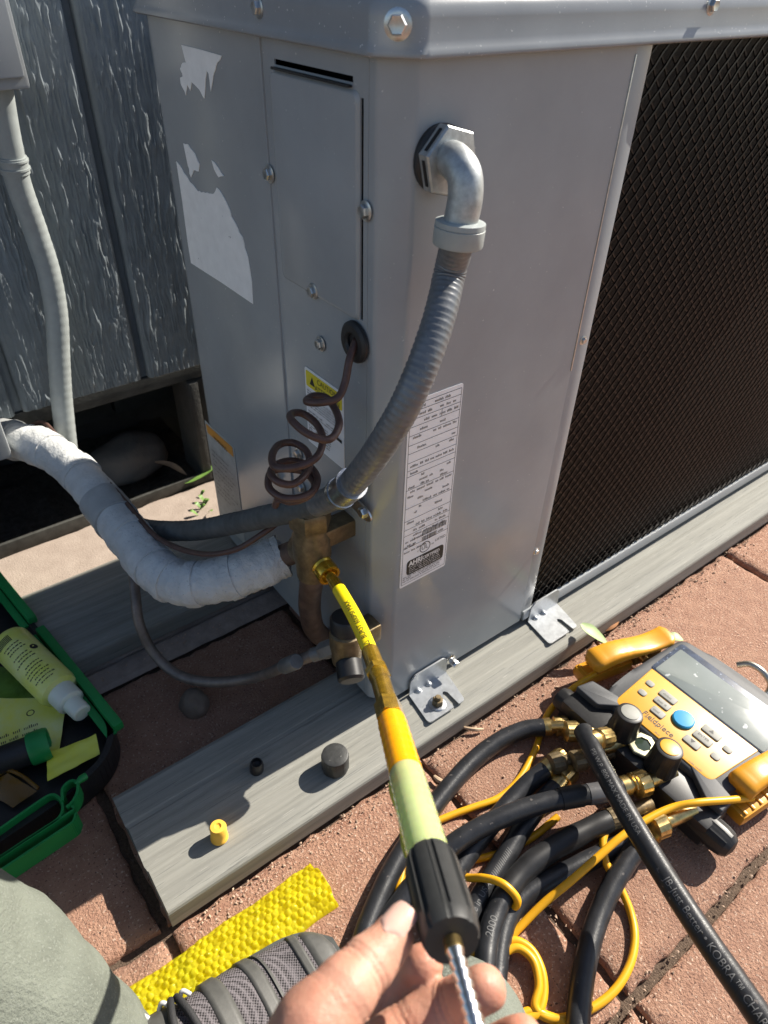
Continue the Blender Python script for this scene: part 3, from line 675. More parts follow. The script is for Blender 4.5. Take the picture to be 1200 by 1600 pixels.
# ---- service valves (brass, fixed to the unit)
VX = -.048
vc = on(487, 852, 0, VX)
valve = B(); valve.lathe([(.010, -.045), (.0185, -.043), (.0195, -.02), (.0215, -.012), (.0215, .014), (.0185, .022), (.0185, .03), (.016, .032)], vc, ZA, 24); 
valve = obj('suction_valve', valve, OLDBRASS, unit)
b = B(); b.lathe([(.0225, .030), (.0235, .033), (.0235, .050), (.0215, .053), (.010, .0535)], vc, ZA, 6); obj('stem_cap', b, OLDBRASS, valve)
b = B(); b.box(vc + V((.026, -.004, .012)), (.055, .024, .024), bev=.004); obj('valve_stub', b, OLDBRASS, valve)
vo = on(434, 872, 0, VX - .004); sp = vc + V((0, .012, -.002))
b = B(); b.lathe([(.019, 0), (.0195, .014), (.0175, .018), (.0155, .019)], vc + (vo - vc).normalized() * .010, vo - vc, 20); obj('valve_collar', b, OLDBRASS, valve)
b = B(); b.tube([vc, vo], .0142, 18); obj('copper_stub', b, COPPER, valve)
b = B(); b.tube(spline([vc + V((0, 0, -.038)), on(484, 935, 0, VX + .004), on(485, 960, 0, VX + .008), on(491, 982, 0, VX + .016), on(506, 997, 0, VX + .034), on(520, 1003, 0, .004)], 8), .0138, 18); obj('copper_elbow', b, COPPER, valve)
lc = on(541, 1003, 0, -.040)
b = B(); b.lathe([(.011, -.030), (.017, -.028), (.0185, -.012), (.020, .0), (.0195, .014), (.015, .018)], lc, (.1, .15, 1), 20); b.box(lc + V((.02, 0, 0)), (.045, .026, .028), bev=.004); lv = obj('liquid_valve', b, OLDBRASS, unit)
b = B(); b.lathe([(.017, .016), (.0185, .018), (.0185, .034), (.0165, .037), (.006, .0375)], lc, (.1, .15, 1), 20); obj('stem_cap', b, BLACKP, lv)
b = B(); b.lathe([(.012, .014), (.0155, .016), (.016, .036), (.013, .039), (.005, .0395)], lc + V((0, 0, -.012)), (-.35, -.75, -.35), 18); obj('port_cap', b, BLACKP, lv)
lo = on(447, 1040, 0, -.095)
b = B(); pts = [lc + V((-.002, .004, -.008)), lc.lerp(lo, .55)]; b.tube(pts, .0088, 16); b.lathe([(.0105, 0), (.0112, .004), (.0112, .022), (.0095, .027)], lc.lerp(lo, .12), lo - lc, 6); obj('flare_fitting', b, mat('dull_grey_metal', (.17, .17, .165), .5, .3, var=.2, vscale=90), lv)

# ================================================================== PIPES AND CABLES ON THE LEFT
# insulated suction line
ip = [px(442, 868, .852), px(405, 885, .850), px(345, 905, .855), px(290, 912, .862), px(248, 893, .880), px(212, 850, .915), px(172, 800, .965), px(130, 748, 1.02), px(82, 708, 1.06), px(35, 690, 1.085), px(-20, 685, 1.11), px(-90, 690, 1.14)]
pts = spline(ip, 14)
def ipr(i, an, r):
    p = pts[i]; k = .0016 * mnoise.noise(V((i * .16, math.cos(an) * 1.6, math.sin(an) * 1.6))) + .0009 * mnoise.noise(V((i * .9, math.cos(an) * 2.6, math.sin(an) * 2.6))) + .0016 * mnoise.noise(V((i * .6, math.cos(an) * .7, math.sin(an) * .7 + i * .02)))
    return r * (1 + .02 * math.sin(i * .11)) + k
radii = [.0258 + .0018 * min(1, i / 20) for i in range(len(pts))]
pipe = thing('insulated_pipe', pts[20], 'thick pipe wrapped in pale grey tape curving to the brass valve', 'pipe')
b = B(); b.tube(pts, radii, 40, fn=ipr)
# ragged cut end at the valve
obj('wrap', b, INSUL, pipe, smooth=60)
def band(i0, i1, extra, matl, name='tape_band'):
    b = B(); seg = pts[i0:i1 + 1]; b.tube(seg, [radii[i0 + k] + extra + .0012 for k in range(len(seg))], 40, cap=True, fn=lambda i, an, r: ipr(i + i0, an, r) + .0005 * mnoise.noise(V((an * 3, i, 9)))); obj(name, b, matl, pipe, smooth=60)
band(22, 25, .0002, INSUL); band(36, 40, .0006, INSUL); band(48, 51, .0003, INSUL); band(58, 66, .0004, INSUL); band(72, 75, .0003, INSUL); band(98, 102, .0004, INSUL); band(80, 88, .0016, mat('tape_grey', (.36, .37, .37), .55, var=.1, vscale=50, bump=.4, bscale=120, bdist=.002)); band(128, 140, .0016, bpy.data.materials['tape_grey']); band(112, 120, .0006, INSUL)
b = B(); rag = [pts[0] + (pts[0] - pts[1]).normalized() * .001]
F0 = frames(pts)[0]; n = 40; ring0 = []; ring1 = []
for k in range(n):
    an = 2 * math.pi * k / n; d_ = F0[1] * math.cos(an) + F0[2] * math.sin(an)
    ring0.append(pts[3] + d_ * .0264); ring1.append(pts[0] - F0[0] * (.006 * mnoise.noise(V((math.cos(an) * 2.2, math.sin(an) * 2.2, 4))) + .001) + d_ * (.0266 + .002 * mnoise.noise(V((an * 2, 0, 1)))))
b.add(ring0 + ring1, [(k, (k + 1) % n, n + (k + 1) % n, n + k) for k in range(n)]); obj('torn_edge', b, INSUL, pipe, smooth=80)

# dark flexible conduit from the elbow fitting round the corner and back to the house
fl = on(684, 247, 1, 0.0)
whip = thing('flexible_conduit', on(560, 770, 0, -.02), 'grey flexible conduit with elbow fitting sweeping round the unit corner', 'conduit')
nrm = V((0, -1, 0))
b = B(); b.lathe([(.024, 0), (.0245, .004), (.022, .0065), (.019, .007)], fl, nrm, 30); obj('sealing_ring', b, RUBBER, whip)
b = B(); b.lathe([(.0255, .0065), (.0265, .0085), (.0265, .0165), (.0252, .018), (.0165, .019)], fl, nrm, 6, ); hexn = obj('hex_flange', b, CASTZ, whip, smooth=20)
a0 = nrm.orthogonal().normalized(); b0 = nrm.cross(a0); b = B()
for k in range(6):                                                   # dark strips laid on the flange sides as the shade of slots
    an = math.pi / 6 + math.pi / 3 * k; d_ = a0 * math.cos(an) + b0 * math.sin(an); t_ = nrm.cross(d_)
    c = fl + nrm * .0125 + d_ * (.0265 * math.cos(math.pi / 6) + .0001)
    b.prism([(-.0095, -.0016), (.0095, -.0016), (.0095, .0016), (-.0095, .0016)], c, t_, nrm, d_, .0004)
obj('slot_shade', b, DARK, hexn, smooth=0)
w0 = on(720, 346, 1, -.044); w1 = on(714, 388, 1, -.044)
dn = (w1 - w0).normalized()
el = spline([fl + nrm * .012, on(708, 250, 1, -.024), on(725, 272, 1, -.039), on(727, 308, 1, -.044), w0 - dn * .002, w0 + dn * .006], 7)
b = B(); b.tube(el, [.0124 + .0006 * math.sin(min(1, i / 10) * 1.57) for i in range(len(el))], 24); obj('elbow', b, CASTZ, whip)
dn = (w1 - w0).normalized(); b = B(); b.lathe([(.0155, -.001), (.0190, .0), (.0192, .0035), (.0186, .004), (.0194, .0045), (.0194, .016), (.0186, .0175), (.014, .0178)], w0, dn, 32); obj('compression_nut', b, PVCG, whip)
wp = [w0 + dn * .012, px(703, 425, .560), px(688, 490, .557), px(664, 562, .556), px(634, 632, .568), px(600, 690, .596), px(565, 738, .640), px(530, 772, .690), px(480, 793, .735), px(425, 805, .778), px(370, 817, .825), px(310, 828, .872), px(255, 829, .925), px(215, 822, .965), px(185, 800, 1.005), px(140, 745, 1.07), px(95, 700, 1.13), px(50, 670, 1.18)]
wpts = spline(wp, 22); hz = random.Random(3)
def ridge(i, an, r): return r * (1 - (.045 if i % 3 == 0 else 0)) + .0003 * mnoise.noise(V((i * .2, math.cos(an), math.sin(an))))
split = 22 * 8 - 6
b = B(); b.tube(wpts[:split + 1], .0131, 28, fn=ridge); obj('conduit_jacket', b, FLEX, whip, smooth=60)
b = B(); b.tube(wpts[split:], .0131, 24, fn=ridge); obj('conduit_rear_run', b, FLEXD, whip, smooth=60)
# strap clamp
si = 22 * 7 - 6
b = B(); b.tube(wpts[si - 5:si + 6], .0152, 28); b.tube(wpts[si - 6:si - 3], .0160, 28); b.tube(wpts[si + 4:si + 7], .0160, 28); cl = obj('strap_clamp', b, ZINC, whip, smooth=40)
tp = on(566, 796, 0, -.006)
b = B(); e1 = (on(578, 812, 0, -.006) - on(548, 782, 0, -.006)).normalized(); e2 = e1.cross(V((-1, 0, 0))).normalized()
b.prism(fillet([(-.03, -.008), (.012, -.008), (.02, 0), (.012, .008), (-.03, .008)], [.002, .008, .009, .008, .002], 4), tp, e1, e2, V((-1, 0, 0)), .002); obj('strap_tab', b, ZINC, cl)
b = B(); b.lathe([(.0062, .002), (.0062, .005), (.005, .006)], tp + e1 * .004, (-1, 0, 0), 6); obj('strap_screw', b, ZINC, cl)

# coiled brown control cable
cp = [(556, 533, .638), (546, 562, .636), (539, 598, .640), (527, 622, .640), (500, 629, .635), (479, 627, .640), (490, 619, .655), (510, 622, .660), (524, 640, .655), (530, 662, .640), (521, 682, .630), (505, 687, .625), (478, 676, .622), (456, 657, .632), (455, 647, .648), (472, 646, .662), (494, 662, .662), (504, 685, .652), (498, 710, .640), (480, 724, .634), (455, 731, .632), (430, 730, .636), (425, 712, .65), (436, 695, .672), (458, 692, .685), (478, 704, .682), (484, 724, .672), (474, 745, .655), (455, 757, .645), (433, 752, .642), (423, 738, .652), (434, 725, .672), (458, 720, .688), (484, 729, .69), (496, 748, .682), (488, 768, .665), (466, 778, .655), (440, 777, .652), (421, 763, .658), (420, 745, .67), (428, 735, .69), (450, 733, .70), (476, 738, .695), (492, 758, .68), (480, 776, .668), (455, 784, .664), (436, 780, .676), (430, 790, .70)]
kp = spline([px(*q) for q in cp], 7)
kp = [on(559, 526, 0, .02)] + kp
tail = spline([px(436, 815, .80), px(410, 834, .80), px(370, 858, .81), px(325, 866, .83), px(280, 857, .86), px(240, 835, .89), px(205, 795, .935), px(172, 757, .985), px(140, 725, 1.02), px(112, 704, 1.05), px(90, 682, 1.07), px(68, 660, 1.085), px(50, 664, 1.09)], 8)
wire = thing('control_cable', on(556, 534, 0, 0), 'brown control cable coiled in loops below the black grommet', 'cable')
b = B(); b.tube(kp, .0036, 10); obj('coiled_run', b, WIREB, wire, smooth=80)
b = B(); b.tube(tail, .0034, 10); obj('loose_run', b, WIREB, wire, smooth=80)

# thin liquid line
lp = spline([lo, px(400, 1058, .93), px(335, 1066, .955), px(280, 1055, .97), px(240, 1020, .975), px(218, 975, .965), px(212, 935, .965), px(205, 880, .985), px(180, 830, 1.02), px(140, 780, 1.06), px(100, 740, 1.10), px(40, 715, 1.15), px(-40, 700, 1.2)], 10)
b = B(); ln = thing('liquid_line', lo, 'thin brown copper line looping low between the two rails', 'pipe')
b.tube([lc.lerp(lo, .5)] + lp, .0071, 14); obj('copper_tube', b, LCOPPER, ln, smooth=80)
dl = (lp[1] - lp[0]).normalized(); b = B(); b.lathe([(.0085, -.03), (.0098, -.028), (.0098, .004), (.0085, .008)], lo, dl, 16); obj('coupling', b, bpy.data.materials['dull_grey_metal'], ln)

# disconnect box and its pale conduit
bx0 = on(49, 139, 1, .575)
dbx = thing('disconnect_box', (bx0.x - .08, .62, bx0.z), 'pale grey electrical box mounted on the siding at the upper left', 'electrical box')
b = B(); b.box((bx0.x - .08, .575 + .04, bx0.z + .13), (.16, .082, .26), bev=.004); obj('enclosure', b, mat('box_grey', (.36, .38, .39), .45, var=.05, vscale=30), dbx)
b = B(); b.box((bx0.x - .08, .5715, bx0.z + .135), (.150, .006, .245), bev=.002); obj('door', b, bpy.data.materials['box_grey'], dbx)
gc = thing('wall_conduit', px(108, 690, 1.12), 'pale grey ribbed conduit running down the siding from the electrical box', 'conduit')
gp_ = spline([on(-4, 120, 1, .61), on(2, 160, 1, .612), on(14, 225, 1, .614), on(30, 290, 1, .618), on(55, 360, 1, .622), on(76, 425, 1, .622), on(88, 490, 1, .62), on(92, 560, 1, .618), on(96, 620, 1, .616), on(103, 685, 1, .612), on(108, 725, 1, .612)], 20)
b = B(); b.tube(gp_, .0158, 22, fn=lambda i, an, r: r * (1 + (.010 * math.sin(i * 1.6) if i > 62 else 0))); obj('conduit_run', b, PVCG, gc, smooth=80)
k_ = 20 * 2 + 10; b = B(); b.tube(gp_[k_ - 4:k_ + 5], .0178, 22); b.tube(gp_[k_ - 3:k_ - 1], .0192, 22); b.tube(gp_[k_ + 1:k_ + 3], .0192, 22); obj('connector', b, PVCG, gc, smooth=40)
# pale downpipe edge at the far left
b = B(); q0 = on(-9, 640, 1, .60); b.box((q0.x - .035, .6, q0.z + .06), (.07, .05, .26), bev=.006); tag(obj('line_cover', b, mat('cover_grey', (.34, .36, .37), .5, var=.06, vscale=30), org=(q0.x - .03, .6, -.06)), 'pale grey pipe cover box at the left edge beside the wrapped pipe', 'pipe cover')

# ================================================================== CAPS ON THE RAIL
def knurl(n_, amp): return lambda r, h, an: r * (1 + amp * (1 if int(an / (2 * math.pi) * n_ * 2) % 2 else 0))
c = on(343, 1309, 2, ZR); b = B()
b.lathe([(.0094, 0), (.0100, .0008), (.0100, .0035), (.0094, .0045), (.0092, .012), (.0094, .020), (.0082, .0228), (.004, .0232), (.0025, .0215), (.0005, .0212)], c, (.06, .04, 1), 36)
tag(obj('valve_cap', b, CAPY, org=c), 'small yellow plastic valve cap standing on the front rail', 'cap')
c = on(524, 1198, 2, ZR); b = B()
b.lathe([(.0160, 0), (.0168, .001), (.0168, .024), (.0160, .0262), (.0148, .0268), (.006, .0272), (.0005, .0272)], c, ZA, 96, fn=lambda r, h, an: r * (1 - (.03 if (h < .0262 and int(an / (2 * math.pi) * 16) % 2) else 0)))
tag(obj('valve_cap', b, mat('worn_black_cap', (.035, .036, .036), .5, var=.4, vscale=110, bump=.25, bscale=400, bdist=.0006, speck=[(200, .68, (.12, .12, .11))]), org=c), 'large ribbed black valve cap standing upright on the front rail', 'cap')
c = on(401, 1203, 2, ZR); b = B()
b.lathe([(.0074, 0), (.0085, .0006), (.0085, .010), (.0077, .0145), (.0066, .0175), (.0058, .0175), (.0050, .012), (.0005, .011)], c, (.05, -.08, 1), 28)
tag(obj('valve_cap', b, BLACKP, org=c), 'small black cap in the shade on the front rail', 'cap')

# ================================================================== YELLOW HOSE AND DYE INJECTOR
vp = px(503, 883, .775); hA = px(512, 896, .768)
hose_y = thing('yellow_hose', vp, 'short yellow charging hose with wet brass couplings on the brass valve', 'hose')
ax_ = (px(520, 905, .762) - px(488, 862, .792)).normalized()
b = B(); st_ = px(490, 866, .790)
b.lathe([(.0085, 0), (.0118, .002), (.0122, .006), (.0108, .008), (.0124, .0095), (.0126, .014), (.0110, .016), (.0128, .018), (.0130, .027), (.0125, .030), (.0095, .030), (.0085, .022), (.0005, .022)], st_ + ax_ * .008, ax_, 40, fn=lambda r, h, an: r * (1 + .025 * math.sin(an * 20)) if h > .006 else r)
obj('coupling_nut', b, DYEBRASS, hose_y)
hp = spline([px(507, 890, .770), px(520, 906, .757), px(535, 930, .735), px(552, 960, .705), px(568, 993, .675), px(581, 1025, .645), px(589, 1048, .622)], 12)
b = B(); b.tube(hp[3:15], .0045, 16); obj('hose_stem', b, DYEBRASS, hose_y)
b = B(); b.tube(hp[9:22], [.0064] * 5 + [.0071] * 8, 20); obj('crimp_sleeve', b, DYEBRASS, hose_y); b = B(); b.tube(hp[-16:-2], .0081, 20); obj('crimp_sleeve', b, DYEBRASS, hose_y)
b = B(); b.tube(hp[20:-12], .0074, 24); hz_ = obj('hose_jacket', b, HOSEY, hose_y)
def along(pts_):
    L = [0]
    for i in range(1, len(pts_)): L.append(L[-1] + (pts_[i] - pts_[i - 1]).length)
    return L
def finer(vs_, fs, lim):
    bm = bmesh.new(); q = [bm.verts.new(v) for v in vs_]
    for f_ in fs:
        try: bm.faces.new([q[i] for i in f_])
        except ValueError: pass
    bmesh.ops.triangulate(bm, faces=bm.faces[:])
    for _ in range(4):
        L_ = [e for e in bm.edges if e.calc_length() > lim]
        if not L_: break
        bmesh.ops.subdivide_edges(bm, edges=L_, cuts=1); bmesh.ops.triangulate(bm, faces=bm.faces[:])
    bm.verts.index_update(); r = ([v.co.copy() for v in bm.verts], [tuple(v.index for v in f_.verts) for f_ in bm.faces]); bm.free(); return r
def hose_text(b, s, pts_, r, s0, size, toward, flip=False, lift=.00025):
    """lay lettering along a hose, centred on the side that faces direction 'toward'"""
    L = along(pts_); F = frames(pts_); vs_, fs = finer(*text_geo(s, size), size * .16); out = []
    for v in vs_:
        d = s0 + (-v.x if flip else v.x); i = max(0, min(len(L) - 2, int(np.searchsorted(L, d) - 1)))
        t = (d - L[i]) / max(1e-9, L[i + 1] - L[i]); p = pts_[i].lerp(pts_[i + 1], t); T = F[i][0]
        w = toward(p); w = (w - T * w.dot(T)).normalized(); sdir = w.cross(T)
        an = (v.y - size * .33) / r * (-1 if flip else 1)
        out.append(p + (w * math.cos(an) + sdir * math.sin(an)) * (r + lift))
    b.add(out, fs)
tocam = lambda p: (CAM - p).normalized()
b = B(); hs = hp[20:-12]; hose_text(b, 'BURST 600PSI MAX', hs, .0074, along(hs)[-1] - .020, .0078, tocam, flip=True)
hose_text(b, '\u25b3', hs, .0074, along(hs)[-1] - .008, .0078, tocam, flip=True); obj('hose_print', b, PRINT, hz_, smooth=0)

inj_a = px(594, 1052, .615); inj_b = px(613, 1128, .525)
A0 = px(613, 1130, .525); A1 = px(712, 1490, .318); AX = (A1 - A0).normalized()
def t_at(y):
    lo_, hi_ = -.3, 2.5
    for _ in range(50):
        mid_ = (lo_ + hi_) / 2
        if proj(A0.lerp(A1, mid_))[1] < y: lo_ = mid_
        else: hi_ = mid_
    return A0.lerp(A1, lo_)
inj = thing('dye_injector', t_at(1450), 'dye injector tube with orange and pale green sections and a fluted black handle', 'injector')
q = t_at(1052)
b = B(); seg = [hp[-3], hp[-1], px(593, 1058, .610), px(603, 1092, .568), px(610, 1118, .537), t_at(1132)]; sp_ = spline(seg, 6); n = len(sp_)
b.tube(sp_, [.0074 if i < 4 else .0094 if i < 13 else .0084 if i < 22 else .0096 for i in range(n)], 6 if False else 20); brs = obj('brass_fitting', b, DYEBRASS, inj, smooth=30)
b = B(); b.tube(sp_[5:12], .0108, 6); obj('hex_nut', b, DYEBRASS, brs, smooth=20); b = B(); b.tube(sp_[20:27], .0110, 6); obj('hex_nut', b, DYEBRASS, brs, smooth=20)
def seg_tube(y0, y1, r0, r1, n=30, ring=0):
    a, c = t_at(y0), t_at(y1); P = [a.lerp(c, i / (n - 1)) for i in range(n)]
    rr_ = [r0 + (r1 - r0) * i / (n - 1) + (ring if i % 4 == 0 else 0) for i in range(n)]
    rr_[0] -= .0022; rr_[-1] -= .0012
    bb = B(); bb.tube(P, rr_, 32); return bb
obj('orange_section', seg_tube(1124, 1222, .0106, .0110, 34, .0004), ORANGED, inj, smooth=60)
obj('clear_section', seg_tube(1208, 1352, .0113, .0117, 44, .0003), CLEART, inj, smooth=60)
a, c = t_at(1205), t_at(1320); sd_ = AX.cross(CF).normalized(); fr = (CAM - a).normalized()
b = B(); P = []
for i in range(14):
    t = i / 13; p = a.lerp(c, t); P.append([p - sd_ * .0095 + fr * .0072, p - sd_ * (.0132 + .0010 * math.sin(t * 9)) + fr * .0024, p - sd_ * .0128 - fr * .0034])
b.grid(P); 
if (A0.lerp(A1, .5) - sd_ - A0.lerp(A1, .5)).dot(CR) > 0: b.v = [p for p in b.v]
obj('film_flap', b, FILM, inj)
hA_, hB_ = t_at(1342), t_at(1470)
def flute(i, an, r):
    k = (an / (2 * math.pi) * 8) % 1.0
    return r * (1.0 if .05 < k < .72 else 1.03 if k <= .05 else .895) if 0 < i < 13 else r * (.985 if k < .80 else .95)
P = [hA_.lerp(hB_, i / 15) for i in range(16)]; b = B(); b.tube(P, [.0128, .0138] + [.0143] * 11 + [.0144, .0142, .0130], 128, fn=flute)
obj('handle', b, mat('handle_black', (.030, .031, .031), .48, var=.15, vscale=120, bump=.2, bscale=900, bdist=.0003), inj, smooth=25)
b = B(); P = [t_at(y) for y in np.linspace(1466, 1640, 70)]
rs = []
for i in range(70): rs.append(.0034 if i < 9 else .0042 - .0016 * ((i - 9) % 7) / 6)
b.tube(P[:9], .0043, 20); obj('shaft_collar', b, BRASS, inj)
b = B(); b.tube(P[7:], rs[7:], 20); obj('barbed_shaft', b, STEEL, inj, smooth=30)

# ================================================================== DIGITAL MANIFOLD GAUGE AND HOSES
G0 = V((.24, -.25, ZG))
gauge = thing('manifold_gauge', G0, 'yellow and black digital manifold gauge lying face up on the pavers', 'gauge')
GT = .002
def slab(poly, z0, z1, bev, name, matl, parent, smooth=35):
    b = B(); bm = bmesh.new(); lo_ = [bm.verts.new((p[0], p[1], z0)) for p in poly]; f = bm.faces.new(lo_)
    r = bmesh.ops.extrude_face_region(bm, geom=[f]); tv = [e for e in r['geom'] if isinstance(e, bmesh.types.BMVert)]
    for v in tv: v.co.z = z1
    bm.faces.ensure_lookup_table(); te = [e for e in bm.edges if all(v in tv for v in e.verts)]
    bmesh.ops.bevel(bm, geom=te, offset=bev, segments=3, profile=.5, affect='EDGES')
    bm.verts.index_update(); b.add([v.co for v in bm.verts], [[v.index for v in f_.verts] for f_ in bm.faces]); bm.free()
    return obj(name, b, matl, parent, smooth)
body = slab(fillet([(.252, -.338), (.252, -.162), (.300, -.158), (.432, -.163), (.440, -.26), (.432, -.360), (.300, -.353)], [.012, .012, .05, .018, .05, .018, .05], 5), ZG + .006, GT, .006, 'gauge_body', GAUGEG, gauge)
slab(fillet([(.2585, -.322), (.2585, -.178), (.3455, -.1735), (.3455, -.333), ], [.010, .010, .002, .002], 4), GT - .002, GT + .0012, .0008, 'face_plate', GAUGEY, gauge)
slab(rrect(.3458, -.344, .4195, -.1705, .006), GT - .002, GT + .0010, .0006, 'screen_surround', SCRFR, gauge)
slab(rrect(.3480, -.338, .4080, -.1765, .003), GT, GT + .0016, .0003, 'screen', SCREEN, gauge)
b = B(); c = on(1068, 1124, 2, GT + .003); b.lathe([(.0140, -.003), (.0140, .001), (.0125, .0022), (.006, .0026), (.0005, .0026)], c, ZA, 32); obj('blue_button', b, KEYB, gauge)
kx = [(1044, 1089, .0075, .0125), (1035, 1099, .0075, .0115), (1028, 1113, .0075, .0095), (1112, 1145, .0075, .0125), (1098, 1154, .0075, .0125), (1081, 1160, .0075, .0110)]
for a_, c_, hw, hl_ in kx:
    p = on(a_, c_, 2, GT + .002); slab(rrect(p.x - hw * .8, p.y - hl_, p.x + hw * .8, p.y + hl_, .003), GT, GT + .0030, .0009, 'button', KEYG, gauge)
for a_, c_ in ((1016, 1068), (1004, 1082), (1137, 1171), (1118, 1182)):
    p = on(a_, c_, 2, GT + .002); slab(rrect(p.x - .0048, p.y - .0058, p.x + .0048, p.y + .0058, .004), GT, GT + .0026, .0008, 'button', KEYG, gauge)
b = B(); up = V((1, 0, 0)); rt = V((0, -1, 0)); zt = V((0, 0, GT + .00165))
text_on(b, 'Fieldpiece', on(1040, 1139, 2, GT) * 1 + V((-.006, .010, .00165)), rt, up, .0115, 'CENTER'); obj('face_logo', b, PRINT, gauge, smooth=0); b = B()
text_on(b, '\u25b2', V((on(1112, 1145, 2, GT).x - .003, on(1112, 1145, 2, GT).y, GT + .0033)), rt, up, .007, 'CENTER'); text_on(b, '\u25bc', V((on(1081, 1160, 2, GT).x - .003, on(1081, 1160, 2, GT).y, GT + .0033)), rt, up, .007, 'CENTER')
text_on(b, 'ENTER', V((on(1098, 1154, 2, GT).x - .0015, on(1098, 1154, 2, GT).y, GT + .0033)), rt, up, .0052, 'CENTER')
for a_, c_ in ((1044, 1089), (1035, 1099), (1028, 1113)):
    p = on(a_, c_, 2, GT + .003); bars(b, V((p.x - .0012, p.y, GT + .0033)), rt, up, -.007, .007, 0, .003, 1.0)
for a_, c_ in ((1006, 1120), (1022, 1145), (1075, 1190)): bars(b, V((on(a_, c_, 2, GT).x, on(a_, c_, 2, GT).y, GT + .00145)), rt, up, 0, .022, 0, .0022, .9)
obj('face_print', b, PRINT, gauge, smooth=0)
# valve block across the bottom, its wings, knobs and sight glass
b = B(); b.box((.231, -.243, -.026), (.044, .222, .040), bev=.005); blk = obj('valve_block', b, BLACKP, gauge)
slab(fillet([(.236, -.168), (.236, -.132), (.262, -.138), (.270, -.176), (.262, -.190)], .003, 3), -.01, GT + .001, .002, 'shoulder', GAUGEG, gauge)
slab(fillet([(.236, -.330), (.262, -.288), (.274, -.300), (.262, -.352), (.236, -.352)], .003, 3), -.01, GT + .001, .002, 'shoulder', GAUGEG, gauge)
for k, (a_, c_) in enumerate(((985, 1113), (1047, 1168))):
    tp_ = on(a_, c_, 2, .036); bs = V((tp_.x - .004, tp_.y, -.004)); ax2 = (tp_ - bs).normalized(); hk = (tp_ - bs).length
    b = B(); b.lathe([(.0185, 0), (.0200, .004), (.0178, hk * .55), (.0172, hk * .88), (.0158, hk * .97), (.0128, hk), (.0005, hk)], bs, ax2, 80, fn=lambda r, h, an: r * (1 - (.035 if r > .0165 and int(an / 6.2832 * 20) % 2 else 0))); kn = obj('valve_knob', b, BLACKP, gauge, smooth=25)
    b = B(); b.lathe([(.0118, hk), (.0118, hk + .0008), (.0105, hk + .0012), (.0005, hk + .0012)], bs, ax2, 28); obj('knob_insert', b, KEYG if k == 0 else GAUGEY, kn)
sg = on(1003, 1166, 2, -.003); b = B(); b.lathe([(.0175, 0), (.0178, .004), (.0165, .0048), (.0105, .005), (.0098, .0008), (.0005, .0008)], sg, ZA, 8); g_ = obj('sight_glass', b, mat('pale_brass', (.66, .62, .42), .3, .8, var=.15, vscale=120), gauge, smooth=25)
b = B(); b.lathe([(.0096, .001), (.0096, .0034), (.0005, .0038)], sg, ZA, 24); obj('lens', b, mat('sight_lens', (.03, .045, .03), .06, coat=.5), g_)
for y_, d_ in ((-.134, 1), (-.352, -1)):
    b = B(); b.lathe([(.017, -.02), (.0182, .0), (.0182, .014), (.0165, .023), (.012, .029), (.004, .031)] if d_ < 0 else [(.016, -.01), (.0165, .0), (.0165, .010), (.014, .016), (.004, .018)], (.225, y_, -.024), (0, d_, 0), 60, fn=lambda r, h, an: r * (1 - (.04 if r > .016 and int(an / 6.2832 * 14) % 2 else 0))); obj('end_knob', b, BLACKP, gauge, smooth=25)
hk_ = spline([px(1152, 1039, 1.03), px(1172, 1038, 1.02), px(1192, 1050, 1.01), px(1204, 1070, 1.005), px(1196, 1086, 1.0), px(1176, 1090, 1.0), px(1160, 1084, 1.0), px(1140, 1070, 1.0)], 8)
b = B(); b.tube(hk_, .0046, 12); obj('hanging_hook', b, mat('hook_metal', (.58, .55, .47), .3, .9, var=.15, vscale=90), gauge)

